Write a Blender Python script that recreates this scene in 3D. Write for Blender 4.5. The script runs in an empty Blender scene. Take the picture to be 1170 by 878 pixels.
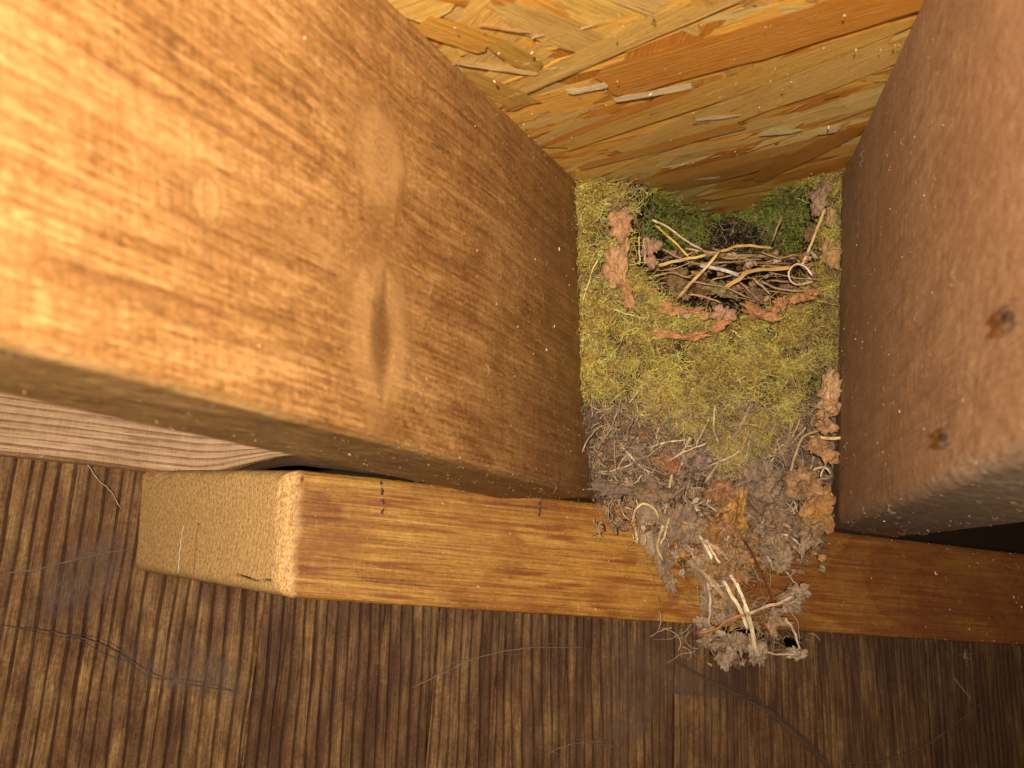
import bpy, math, random
import numpy as np
from mathutils import Vector, Matrix, Euler
np.seterr(over='ignore')
random.seed(7); rng = np.random.default_rng(7)
S = bpy.context.scene
COL = S.collection

# ------------------------------------------------------------------ camera
W0, H0, F0 = 1170.0, 878.0, 884.0            # frame used for measuring
def nrm(v): v = np.asarray(v, float); return v/np.linalg.norm(v)
UP = nrm((.0735, -1., .27))                  # true vertical, seen by the camera (x right, y down, z forward)
BX = np.array((2615., 431., 884.)); BX = nrm(BX-UP*np.dot(BX, UP))   # along the wall
IN = -np.cross(BX, UP)                       # into the wall
R = np.array([BX, IN, UP])                   # camera -> world rotation
C0 = np.array((0., 0., 1.95))
def ray(px, py): return R @ np.array(((px-W0/2)/F0, (py-H0/2)/F0, 1.0))
def P(px, py, d): return C0 + ray(px, py)*d
def on_y(px, py, y):
    r = ray(px, py); return C0 + r*(y-C0[1])/r[1]
def on_plane(px, py, p0, n):
    r = ray(px, py); return C0 + r*(np.dot(p0-C0, n)/np.dot(r, n))
def project(p):
    q = (np.asarray(p)-C0) @ R
    return q[..., 0]/q[..., 2]*F0+W0/2, q[..., 1]/q[..., 2]*F0+H0/2, q[..., 2]

cam = bpy.data.cameras.new('camera'); co = bpy.data.objects.new('camera', cam); COL.objects.link(co)
M = Matrix.Identity(4)
cols = [R @ np.array((1, 0, 0)), R @ np.array((0, -1, 0)), R @ np.array((0, 0, -1))]
for j in range(3):
    for i in range(3): M[i][j] = cols[j][i]
for i in range(3): M[i][3] = C0[i]
co.matrix_world = M
cam.sensor_width = 36; cam.lens = F0/W0*36
cam.clip_start = .005; cam.clip_end = 50
cam.dof.use_dof = True; cam.dof.focus_distance = .38; cam.dof.aperture_fstop = 24.0
S.camera = co
# ------------------------------------------------------------------ light: a dim evening sky and the camera flash
w = bpy.data.worlds.new('World'); S.world = w; w.use_nodes = True
nt = w.node_tree; bg = nt.nodes['Background']
sky = nt.nodes.new('ShaderNodeTexSky'); sky.sky_type = 'NISHITA'; sky.sun_disc = False
sky.sun_elevation = math.radians(4); sky.sun_rotation = math.radians(200)
nt.links.new(sky.outputs[0], bg.inputs[0]); bg.inputs[1].default_value = .006
fl = bpy.data.lights.new('flash_lamp', 'SPOT'); fl.energy = 15.0; fl.color = (1, .87, .70)
fl.spot_size = math.radians(125); fl.spot_blend = .9; fl.shadow_soft_size = .004
fo = bpy.data.objects.new('flash_lamp', fl); COL.objects.link(fo)
FLASH = C0 + R @ np.array((-.036, -.022, -.125))
tgt = P(600, 170, .36)
fo.location = FLASH; fo.rotation_euler = Vector(tgt-FLASH).to_track_quat('-Z', 'Y').to_euler()
S.view_settings.view_transform = 'Standard'; S.view_settings.look = 'None'
S.view_settings.exposure = 0; S.view_settings.gamma = 1
S.cycles.max_bounces = 5; S.cycles.use_denoising = True

# ------------------------------------------------------------------ noise
def _h(i, j, k, s):
    n = (i.astype(np.int64)*73856093) ^ (j.astype(np.int64)*19349663) ^ (k.astype(np.int64)*83492791) ^ (s*2654435)
    n = (n ^ (n >> 13)) * 1274126177 & 0x7fffffff
    n = (n ^ (n >> 15)) * 668265263 & 0x7fffffff
    return ((n ^ (n >> 14)) & 0xffffff)/float(0xffffff)
def vn(x, y, z=0., s=0):
    x, y, z = np.broadcast_arrays(np.asarray(x, float), np.asarray(y, float), np.asarray(z, float))
    i, j, k = np.floor(x), np.floor(y), np.floor(z)
    fx, fy, fz = x-i, y-j, z-k
    fx, fy, fz = [f*f*(3-2*f) for f in (fx, fy, fz)]
    r = 0
    for a in (0, 1):
        for b in (0, 1):
            for c in (0, 1):
                r = r + _h(i+a, j+b, k+c, s)*(fx if a else 1-fx)*(fy if b else 1-fy)*(fz if c else 1-fz)
    return r*2-1
def fbm(x, y, z=0., s=0, o=4):
    r = 0; a = .55
    for q in range(o):
        r = r+a*vn(x*2**q, y*2**q, np.asarray(z)*2**q, s+q*17); a *= .5
    return r
def sstep(a, b, x):
    t = np.clip((x-a)/(b-a), 0, 1); return t*t*(3-2*t)

# ------------------------------------------------------------------ object helpers
def tag(o, label=None, cat=None, group=None, kind=None):
    if label: o['label'] = label
    if cat: o['category'] = cat
    if group: o['group'] = group
    if kind: o['kind'] = kind
    return o
def empty(name, loc, label, cat, group=None):
    o = bpy.data.objects.new(name, None); COL.objects.link(o); o.location = loc
    o.empty_display_size = .01
    return tag(o, label, cat, group)
def mesh_obj(name, verts, faces, mat, parent=None, smooth=True, attrs=None, uv=None, origin=None):
    """faces: (n,4) or (n,3) int array or list of such; attrs: name -> per-vertex float or rgb; uv per vertex"""
    verts = np.asarray(verts, float)
    if origin is None:
        origin = np.array(parent.location) if parent is not None else verts.mean(0)
    if isinstance(faces, np.ndarray): faces = [faces]
    faces = [f for f in faces if len(f)]
    me = bpy.data.meshes.new(name)
    nl = sum(f.size for f in faces); nf = sum(len(f) for f in faces)
    me.vertices.add(len(verts)); me.vertices.foreach_set('co', (verts-origin).ravel())
    me.loops.add(nl); vi = np.concatenate([f.ravel() for f in faces]).astype(np.int32)
    me.loops.foreach_set('vertex_index', vi)
    ls = []; st = 0
    for f in faces:
        ls.append(st+np.arange(len(f))*f.shape[1]); st += f.size
    me.polygons.add(nf); me.polygons.foreach_set('loop_start', np.concatenate(ls).astype(np.int32))
    me.update(calc_edges=True)
    if uv is not None:
        l = me.uv_layers.new(name='UVMap'); l.data.foreach_set('uv', np.asarray(uv, float)[vi].ravel())
    for k, a in (attrs or {}).items():
        a = np.asarray(a, float)
        if a.ndim == 1:
            at = me.attributes.new(k, 'FLOAT', 'POINT'); at.data.foreach_set('value', a)
        else:
            at = me.attributes.new(k, 'FLOAT_COLOR', 'POINT')
            at.data.foreach_set('color', np.hstack([a, np.ones((len(a), 1))]).ravel())
    me.polygons.foreach_set('use_smooth', np.full(nf, smooth))
    me.materials.append(mat)
    me.validate()
    o = bpy.data.objects.new(name, me); COL.objects.link(o)
    if parent is not None: o.parent = parent
    else: o.location = origin
    return o
def grid_faces(nu, nv, closed=False, off=0):
    i = np.arange(nu-1)[:, None]; j = np.arange(nv if closed else nv-1)[None, :]
    a = i*nv+j; b = i*nv+(j+1) % nv; c = (i+1)*nv+(j+1) % nv; d = (i+1)*nv+j
    return np.stack([a, b, c, d], -1).reshape(-1, 4)+off

# ------------------------------------------------------------------ materials
class NT:
    def __init__(s, name):
        s.m = bpy.data.materials.new(name); s.m.use_nodes = True; s.t = s.m.node_tree
        s.b = s.t.nodes['Principled BSDF']
    def n(s, typ, **kw):
        n = s.t.nodes.new(typ)
        for k, v in kw.items():
            if k.startswith('i_'): n.inputs[k[2:].replace('_', ' ')].default_value = v
            else: setattr(n, k, v)
        return n
    def l(s, a, b): s.t.links.new(a, b)
    def set(s, sock, v):
        if hasattr(v, 'links') or isinstance(v, bpy.types.NodeSocket): s.l(v, sock)
        else: sock.default_value = v
    def math(s, op, a, b=None, c=None, clamp=False):
        n = s.n('ShaderNodeMath', operation=op); n.use_clamp = clamp
        s.set(n.inputs[0], a)
        if b is not None: s.set(n.inputs[1], b)
        if c is not None: s.set(n.inputs[2], c)
        return n.outputs[0]
    def attr(s, name, out='Fac'): return s.n('ShaderNodeAttribute', attribute_name=name).outputs[out]
    def scale(s, vec, sc, loc=(0, 0, 0)):
        n = s.n('ShaderNodeMapping'); s.l(vec, n.inputs[0]); n.inputs['Scale'].default_value = sc; n.inputs['Location'].default_value = loc
        return n.outputs[0]
    def noise(s, vec, sc, det=4, rough=.55, dist=0.):
        n = s.n('ShaderNodeTexNoise'); s.l(vec, n.inputs['Vector'])
        n.inputs['Scale'].default_value = sc; n.inputs['Detail'].default_value = det
        n.inputs['Roughness'].default_value = rough; n.inputs['Distortion'].default_value = dist
        return n.outputs['Fac']
    def ramp(s, fac, stops):
        n = s.n('ShaderNodeValToRGB'); s.l(fac, n.inputs[0]); e = n.color_ramp.elements
        while len(e) < len(stops): e.new(.5)
        for q, (p, c) in enumerate(stops):
            e[q].position = p
            e[q].color = (c, c, c, 1) if not hasattr(c, '__len__') else (*c, 1)
        return n.outputs[0]
    def n_mix(s, f, a, b): return s.math('ADD', s.math('MULTIPLY', b, f), s.math('MULTIPLY', a, s.math('SUBTRACT', 1., f)))
    def mix(s, fac, a, b, blend='MIX'):
        n = s.n('ShaderNodeMix', data_type='RGBA', blend_type=blend)
        s.set(n.inputs[0], fac); s.set(n.inputs[6], a if not isinstance(a, tuple) else (*a, 1)); s.set(n.inputs[7], b if not isinstance(b, tuple) else (*b, 1))
        return n.outputs[2]

def wood(name, light, mid, dark, ring=.5, fuzz=.4, stain=(.10, .04, .012), stain_amt=.4, rough=.5, bump=.5,
         fibre=(14, 900), saw=(1100, 40), tint=None, tint_at=None, mott=.45, spk=.3, fw=.9, rbump=None, endcol=None, spec=.4, seed=0.):
    t = NT(name)
    uv = t.n('ShaderNodeTexCoord').outputs['UV']
    loc = (seed, seed*.37, 0)
    ph = t.attr('ph')
    warp = t.math('MULTIPLY_ADD', t.noise(t.scale(uv, (18, 160, 1), loc), 1, 3), .7, ph)
    fr = t.math('FRACT', warp)
    rg = t.ramp(fr, [(0, .0), (.5, .25), (.82, .85), (.93, 1.), (1., .1)])
    fib = t.noise(t.scale(uv, (fibre[0], fibre[1], 1), loc), 1, 5, .62)
    fibf = t.noise(t.scale(uv, (fibre[0]*4, fibre[1]*3.2, 1), loc), 1, 4, .6)
    sw = t.noise(t.scale(uv, (saw[0], saw[1], 1), loc), 1, 5, .62)
    blot = t.noise(t.scale(uv, (14, 22, 1), loc), 1, 4, .6, .6)
    blot2 = t.noise(t.scale(uv, (60, 110, 1), loc), 1, 5, .65, .3)
    f = t.math('MULTIPLY', rg, ring)
    f = t.math('MULTIPLY_ADD', fib, fw, f)
    spn = t.noise(t.scale(uv, (420, 1000, 1), loc), 1, 5, .75)
    f = t.math('MULTIPLY_ADD', spn, spk, f)
    big = t.noise(t.scale(uv, (24, 40, 1), (loc[0]+3, loc[1], 0)), 1, 5, .6, 1.2)
    f = t.math('MULTIPLY_ADD', big, mott, f)
    f = t.math('MULTIPLY_ADD', sw, fuzz, f)
    f = t.math('MULTIPLY_ADD', fibf, .35, f)
    f = t.math('MULTIPLY_ADD', blot2, mott, f)
    tot = ring*.35+fw*.5+fuzz*.5+.175+mott+spk*.5
    f = t.math('SUBTRACT', f, tot-.5)
    f = t.math('MULTIPLY_ADD', t.math('SUBTRACT', f, .5), 1.6, .5)
    c = t.ramp(f, [(.12, light), (.5, mid), (.88, dark)])
    # reddish and dark water stains that belong to the board
    sm = t.ramp(blot, [(.48, 0), (.68, 1)])
    st2 = t.noise(t.scale(uv, (26, 330, 1), loc), 1, 3, .5)
    sm2 = t.ramp(st2, [(.52, 0), (.66, 1)])
    sm = t.math('MULTIPLY', t.math('MAXIMUM', sm, sm2), stain_amt)
    c = t.mix(sm, c, (*stain,))
    if tint:    # whole-face hue drift or painted falloff given by a vertex attribute
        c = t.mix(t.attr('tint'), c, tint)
    if endcol:
        e = t.n('ShaderNodeTexCoord').outputs['Object']
        sp = t.noise(t.scale(e, (1300, 1300, 700)), 1, 4, .75)
        er = t.ramp(t.math('FRACT', ph), [(0, .38), (.7, .5), (.9, .61), (1, .38)])
        ef = t.math('MULTIPLY_ADD', sp, 1.9, t.math('MULTIPLY_ADD', er, .55, -.70))
        ec = t.ramp(ef, [(.25, endcol[2]), (.5, endcol[1]), (.75, endcol[0])])
        c = t.mix(t.attr('endf'), c, ec)
    # knots
    k = t.attr('knot')
    kc = t.ramp(t.math('FRACT', ph), [(0, tuple(x*1.05 for x in light)), (.6, tuple(x*.9 for x in light)), (1, mid)])
    c = t.mix(t.math('MULTIPLY', k, .6), c, kc)
    c = t.mix(t.attr('kdark'), c, tuple(x*.8 for x in dark))
    # fine dark pores / cracks
    po = t.noise(t.scale(uv, (90, 2600, 1), loc), 1, 2, .5)
    pm = t.ramp(po, [(.66, 0), (.74, 1)])
    inv = t.math('SUBTRACT', 1., t.attr('endf')); pm = t.math('MULTIPLY', pm, inv)
    c = t.mix(t.math('MULTIPLY', pm, .55), c, tuple(x*.35 for x in dark))
    # dusty pale fuzz on raised fibres
    dz = t.noise(t.scale(uv, (900, 260, 1), loc), 1, 3, .7)
    dm = t.math('MULTIPLY', t.ramp(dz, [(.6, 0), (.74, 1)]), inv)
    c = t.mix(t.math('MULTIPLY', dm, .22*min(1, fuzz*2)), c, tuple(min(.75, x*1.8+.05) for x in light))
    t.l(c, t.b.inputs['Base Color'])
    rr = t.math('MULTIPLY_ADD', blot2, .3, rough-.15); t.l(rr, t.b.inputs['Roughness'])
    t.b.inputs['Specular IOR Level'].default_value = spec
    hgt = t.math('MULTIPLY_ADD', sw, fuzz*1.0, t.math('MULTIPLY', fib, fw*.7))
    hgt = t.math('MULTIPLY_ADD', spn, spk*1.5, hgt)
    hgt = t.math('MULTIPLY_ADD', fibf, .45, hgt)
    hgt = t.math('MULTIPLY_ADD', rg, .25*ring, hgt)
    hgt = t.math('MULTIPLY_ADD', pm, -.6, hgt)
    if endcol: hgt = t.n_mix(t.attr('endf'), hgt, t.math('MULTIPLY', sp, 1.2))
    b = t.n('ShaderNodeBump'); b.inputs['Strength'].default_value = bump; b.inputs['Distance'].default_value = .0006
    t.l(hgt, b.inputs['Height']); t.l(b.outputs[0], t.b.inputs['Normal'])
    return t.m

def simple(name, attr_col=True, col=(.5, .4, .3), rough=.8, nsc=800, amt=.35, trans=0., spec=.25, bump=.4, stretch=(1, 1, 1)):
    t = NT(name)
    base = t.attr('col', 'Color') if attr_col else None
    tc = t.n('ShaderNodeTexCoord').outputs['Object']
    n = t.noise(t.scale(tc, tuple(nsc*q for q in stretch)), 1, 4, .6)
    k = t.ramp(n, [(.3, 1-amt), (.7, 1+amt*.3)])
    c = t.mix(1., base if base is not None else col, k, 'MULTIPLY')
    t.l(c, t.b.inputs['Base Color']); t.b.inputs['Roughness'].default_value = rough
    t.b.inputs['Specular IOR Level'].default_value = spec
    if bump:
        b = t.n('ShaderNodeBump'); b.inputs['Strength'].default_value = bump; b.inputs['Distance'].default_value = .0003
        t.l(n, b.inputs['Height']); t.l(b.outputs[0], t.b.inputs['Normal'])
    if trans:
        tr = t.n('ShaderNodeBsdfTranslucent'); t.l(c, tr.inputs[0])
        mx = t.n('ShaderNodeMixShader'); mx.inputs[0].default_value = trans
        t.l(t.b.outputs[0], mx.inputs[1]); t.l(tr.outputs[0], mx.inputs[2])
        t.l(mx.outputs[0], t.t.nodes['Material Output'].inputs['Surface'])
    return t.m

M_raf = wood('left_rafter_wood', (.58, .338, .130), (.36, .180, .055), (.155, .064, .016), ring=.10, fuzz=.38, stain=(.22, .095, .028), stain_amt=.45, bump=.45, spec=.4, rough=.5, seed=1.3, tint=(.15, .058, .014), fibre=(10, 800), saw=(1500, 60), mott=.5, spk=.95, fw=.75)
M_raf2 = wood('right_rafter_wood', (.64, .46, .30), (.41, .275, .17), (.19, .11, .065), ring=.05, fuzz=.55, stain=(.22, .12, .07), stain_amt=.3, bump=.32, seed=5.1, rough=.7, tint=(.36, .21, .12), spec=.25, saw=(900, 50), mott=.35, spk=.7, fw=.25)
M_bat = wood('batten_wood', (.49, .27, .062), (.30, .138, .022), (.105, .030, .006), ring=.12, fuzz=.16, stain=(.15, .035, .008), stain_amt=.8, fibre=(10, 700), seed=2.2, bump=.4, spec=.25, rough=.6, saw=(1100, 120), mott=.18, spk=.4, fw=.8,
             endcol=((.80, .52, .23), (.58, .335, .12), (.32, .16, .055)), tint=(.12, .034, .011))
M_pla = wood('plate_wood', (.62, .40, .225), (.48, .28, .135), (.22, .105, .045), ring=.38, fuzz=.35, stain=(.34, .18, .08), stain_amt=.2, seed=3.7, bump=.6)
M_wal = wood('wall_wood', (.52, .305, .115), (.29, .15, .052), (.11, .042, .017), ring=.0, fuzz=.45, stain=(.09, .034, .018), stain_amt=.55, fibre=(10, 1500), saw=(500, 420), seed=4.4, bump=.9, rough=.62, spec=.3, tint=(.07, .026, .012), mott=.6, spk=.5)
def wall_groove(m):
    # valley colour driven by the real relief height stored on the board
    t = m.node_tree; b = t.nodes['Principled BSDF']; l = b.inputs['Base Color'].links[0]; src = l.from_socket
    a = t.nodes.new('ShaderNodeAttribute'); a.attribute_name = 'late'
    mx = t.nodes.new('ShaderNodeMix'); mx.data_type = 'RGBA'; mx.blend_type = 'MIX'
    t.links.new(a.outputs['Fac'], mx.inputs[0]); t.links.new(src, mx.inputs[6]); mx.inputs[7].default_value = (.038, .012, .007, 1)
    t.links.new(mx.outputs[2], b.inputs['Base Color'])
wall_groove(M_wal)
M_dark = simple('crack_shade_backing', False, (.09, .055, .035), .9)  # near-black colour stands in for shade seen through the crack
M_moss = simple('moss', nsc=1500, amt=.3, trans=.25, rough=.75, bump=0)
M_core = simple('packed_nest_matter', nsc=600, amt=.6, rough=.95, bump=1.)
M_leaf = simple('dead_leaf', nsc=700, amt=.45, trans=.12, rough=.7, bump=.8)
M_straw = simple('dry_grass', nsc=900, amt=.35, rough=.5, bump=.4, spec=.4)
M_deb = simple('nest_litter', nsc=900, amt=.5, rough=.85, bump=.6)
M_dust = simple('sawdust', False, (.60, .45, .28), .7, bump=0)
M_mark = simple('pencil_grey', False, (.035, .03, .035), .6, bump=0)
def web_mat():
    t = NT('cobweb'); t.b.inputs['Base Color'].default_value = (.5, .42, .36, 1); t.b.inputs['Roughness'].default_value = .6
    return t.m
M_web = web_mat()
def veil_mat():
    t = NT('dusty_web_sheet'); tc = t.n('ShaderNodeTexCoord').outputs['Object']
    n = t.noise(t.scale(tc, (70, 70, 70)), 1, 6, .65); s = t.noise(t.scale(tc, (900, 900, 260)), 1, 3, .6)
    t.b.inputs['Base Color'].default_value = (.20, .13, .10, 1); t.b.inputs['Roughness'].default_value = .9
    t.b.inputs['Specular IOR Level'].default_value = .1
    a = t.math('MULTIPLY', t.ramp(n, [(.38, .1), (.66, 1)]), t.ramp(s, [(.3, .3), (.7, 1)]))
    t.l(t.math('MULTIPLY', t.math('MULTIPLY', a, t.attr('a')), .85), t.b.inputs['Alpha'])
    return t.m
M_veil = veil_mat()

# ------------------------------------------------------------------ timbers
def timber(name, A, B, mat, nu, seg, r=.002, rough_disp=.0003, parent=None, pith=(.3, -.6), ring=.004, tilt=0., wob=.004,
           knots=(), seed=0, dispf=None, cap0=False, cap1=False, endr=0., tintf=None, shapef=None, urange=(0, 1), warpf=None):
    """A,B: 4 corners of the end sections, ordered round; seg: samples per side."""
    A = np.array(A); B = np.array(B)
    ex = (np.linalg.norm(A[1]-A[0])+np.linalg.norm(B[1]-B[0]))/2; ey = (np.linalg.norm(A[3]-A[0])+np.linalg.norm(B[3]-B[0]))/2
    L = np.linalg.norm(B.mean(0)-A.mean(0))
    loop = []
    def cosp(n):  # denser near the corners
        t = np.linspace(0, 1, n, endpoint=False); return t
    for k, n in enumerate(seg):
        t = cosp(n)
        t = np.unique(np.concatenate([t, np.linspace(0, 1, 9)[:8]*r*1.2/(ex if k % 2 == 0 else ey), 1-np.linspace(0, 1, 9)[1:8]*r*1.2/(ex if k % 2 == 0 else ey)]))
        o = np.zeros_like(t)
        loop.append({0: (t, o), 1: (o+1, t), 2: (1-t, o+1), 3: (o, 1-t)}[k])
    a = np.concatenate([q[0] for q in loop])*ex; b = np.concatenate([q[1] for q in loop])*ey
    cx, cy = np.clip(a, r, ex-r), np.clip(b, r, ey-r)
    dx, dy = a-cx, b-cy; dn = np.hypot(dx, dy)+1e-9
    f = np.minimum(1, r/dn); x, y = cx+dx*f, cy+dy*f
    nxx, nyy = dx/dn, dy/dn
    per = np.concatenate([[0], np.cumsum(np.hypot(np.diff(a), np.diff(b)))])
    nvv = len(a)
    T = np.linspace(urange[0], urange[1], nu)
    if endr: T = np.concatenate([np.linspace(0, endr/L, 24)[:-1], np.linspace(endr/L, 1, nu)]); nu = len(T)
    t = T[:, None]; X, Y = x[None, :]+0*t, y[None, :]+0*t
    if endr:
        q = np.clip(1-t*L/endr, 0, 1); ins = endr*(1-np.sqrt(np.clip(1-q*q, 0, 1)))*(.8+.35*fbm(np.array(per)[None, :]*90+0*t, 0*t, 0, 5, 3))
        X = X-ins*np.clip((X-ex/2)/(ex/2), -1, 1); Y = Y-ins*np.clip((Y-ey/2)/(ey/2), -1, 1)
    def place(X, Y, t):
        al, be, t = (X/ex)[..., None], (Y/ey)[..., None], (t+0*X)[..., None]
        c = [A[k]*(1-t)+B[k]*t for k in range(4)]
        return (c[0]*(1-al)+c[1]*al)*(1-be)+(c[3]*(1-al)+c[2]*al)*be
    U = t*L+0*X
    e1 = nrm((A[1]-A[0])+(B[1]-B[0])); e2 = nrm((A[3]-A[0])+(B[3]-B[0]))
    pos0 = place(X, Y, t+0*X)
    def phase(X, Y, U, pos):
        kn = np.zeros_like(X); kd = np.zeros_like(X); XX, YY = X.copy(), Y.copy(); pk = np.zeros_like(X)
        for (c, rad, strength, dk, sq) in knots:
            d3 = pos-c
            du = d3 @ nrm(B.mean(0)-A.mean(0)); dv = d3 @ e2; dw = d3 @ e1
            dd = np.sqrt((du*sq)**2+dv**2+dw**2)
            g = np.exp(-(dd/(rad*2.2))**2)
            YY = YY+dv*g*strength; XX = XX+dw*g*strength
            m = 1-sstep(rad*.45, rad*1.3, dd*(1+.25*fbm(du*90, dv*90, 0, 5)))
            kn = np.maximum(kn, m); pk = pk+m*(dd/.0016)
            kd = kd+.24*np.exp(-((dd*(1+.22*fbm(du*60, dv*60, 0, 23, 3))-rad*.95)/(rad*.12))**2)*(.6+.6*fbm(du*150, dv*150, 0, 19, 2))
            dd2 = np.sqrt((du*sq*1.7)**2+dv**2+dw**2)
            kd = np.maximum(kd, dk*(1-sstep(rad*.1, rad*.8, dd2*(1+.5*fbm(du*200, dv*60, 0, 9)))))
        wx = wob*fbm(U*7, 0*X+seed, YY*6, seed+3, 3); wy = wob*fbm(U*7, 0*X+seed+9, XX*6, seed+4, 3)
        px_, py_ = pith[0]*ex+tilt*U, pith[1]*ey
        d = np.hypot(XX-px_+wx, YY-py_+wy)
        return d/ring*(1-kn)+pk*kn, kn, kd
    ph, kn, kd = phase(X, Y, U, pos0)
    n3 = nxx[None, :, None]*e1+nyy[None, :, None]*e2
    dsp = rough_disp*(fbm(U*260, (per[None, :]+seed)*420, 0, seed, 4)+.8*fbm(U*30, (per[None, :]+seed)*60, 0, seed+40, 3))
    dsp = dsp-.0006*kd
    if dispf is not None: dsp = dsp+dispf(U, per[None, :]+0*U, ph, kn)
    V = pos0+n3*dsp[..., None]
    if shapef is not None: V = shapef(V, X/ex, Y/ey, t+0*X)
    tint = tintf(V) if tintf else np.zeros(V.shape[:2])
    uv = np.stack([U, per[None, :]+0*U], -1).reshape(-1, 2)
    V = [V.reshape(-1, 3)]; PH = [ph.ravel()]; KN = [kn.ravel()]; KD = [kd.ravel()]; TI = [tint.ravel()]; EN = [(sstep(endr*1.1, endr*.25, U+.0015*fbm(U*300, per[None, :]*300, 0, 8, 3)) if endr else np.zeros(ph.shape)).ravel()]
    UVs = [uv]; F = [grid_faces(nu, nvv, True)]
    off = nu*nvv
    for cap, row in ((cap0, 0), (cap1, nu-1)):
        K = 60 if cap else 2
        s = np.linspace(1, 0.02, K)[:, None]
        if cap: s = np.concatenate([[[.999]], s[1:]])
        cxm, cym = ex/2, ey/2
        XX, YY = cxm+(X[row][None, :]-cxm)*s, cym+(Y[row][None, :]-cym)*s
        tt = np.full_like(XX, T[row])
        pp = place(XX, YY, tt); Uc = tt*L
        rim = V[0].reshape(nu, nvv, 3)[row]
        # follow the displaced rim
        delta = (rim-pos0[row])[None]*np.clip((s-.9)/.1, 0, 1)[..., None]
        p2, k2, kd2 = phase(XX, YY, Uc, pp)
        ax = nrm(B.mean(0)-A.mean(0))*(-1 if row == 0 else 1)
        bul = .00012*fbm(XX*300, YY*300, 0, seed+70, 3)*np.clip((1-s)*12, 0, 1)
        Vc = pp+delta+ax*bul[..., None]
        if shapef is not None and cap: Vc = shapef(Vc, XX/ex, YY/ey, tt)
        V.append(Vc.reshape(-1, 3)); PH.append(p2.ravel()); KN.append(0*k2.ravel()); KD.append(0*kd2.ravel())
        TI.append((tintf(Vc) if tintf else np.zeros(p2.shape)).ravel()); EN.append(np.ones(p2.size))
        UVs.append(np.stack([XX, YY], -1).reshape(-1, 2))
        g = grid_faces(K, nvv, True, off)
        j = np.arange(nvv); bridge = np.stack([row*nvv+j, row*nvv+(j+1) % nvv, off+(j+1) % nvv, off+j], -1)
        F += [g, bridge] if row else [g[:, ::-1], bridge[:, ::-1]]
        # close the middle
        c = off+(K-1)*nvv
        idx = sum(len(q) for q in V)
        V.append(Vc[-1].mean(0)[None]); PH.append(p2[-1, :1]); KN.append(np.zeros(1)); KD.append(np.zeros(1)); TI.append(np.zeros(1)); EN.append(np.ones(1)); UVs.append(np.array([[cxm, cym]]))
        F.append(np.stack([c+j, c+(j+1) % nvv, np.full(nvv, idx)], -1))
        off = idx+1
    V = np.concatenate(V); F4 = np.concatenate([f for f in F if f.shape[1] == 4]); F3 = np.concatenate([f for f in F if f.shape[1] == 3])
    att = dict(ph=np.concatenate(PH), knot=np.concatenate(KN), kdark=np.concatenate(KD), tint=np.concatenate(TI), endf=np.concatenate(EN))
    o = mesh_obj(name, V, [F4, F3], mat, parent, attrs=att, uv=np.concatenate(UVs))
    return o, V, (V[:nu*nvv].reshape(nu, nvv, 3))

class Tubes:
    """many thin bent rods or blades collected into one mesh"""
    def __init__(s): s.V = []; s.F = []; s.C = []; s.n = 0
    def batch(s, pts, rad, col, sides=3, flat=1.0):
        """pts (N,K,3); rad (N,K); col (N,3) or (N,K,3)"""
        pts = np.asarray(pts, float); N, K, _ = pts.shape
        tg = np.gradient(pts, axis=1); tg /= (np.linalg.norm(tg, axis=2, keepdims=True)+1e-12)
        ref = rng.normal(size=(N, 1, 3)); 
        a = np.cross(tg, ref); a /= (np.linalg.norm(a, axis=2, keepdims=True)+1e-12); b = np.cross(tg, a)
        th = np.arange(sides)/sides*2*math.pi
        ring = a[:, :, None]*np.cos(th)[None, None, :, None]+b[:, :, None]*np.sin(th)[None, None, :, None]*flat
        v = pts[:, :, None]+ring*np.asarray(rad)[:, :, None, None]
        col = np.asarray(col, float)
        if col.ndim == 2: col = np.repeat(col[:, None], K, 1)
        s.V.append(v.reshape(-1, 3)); s.C.append(np.repeat(col[:, :, None], sides, 2).reshape(-1, 3))
        g = grid_faces(K, sides, True); s.F.append((g[None]+np.arange(N)[:, None, None]*K*sides+s.n).reshape(-1, 4))
        s.n += N*K*sides
    def build(s, name, mat, parent=None, origin=None):
        return mesh_obj(name, np.concatenate(s.V), np.concatenate(s.F), mat, parent, attrs=dict(col=np.concatenate(s.C)), origin=origin)

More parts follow.
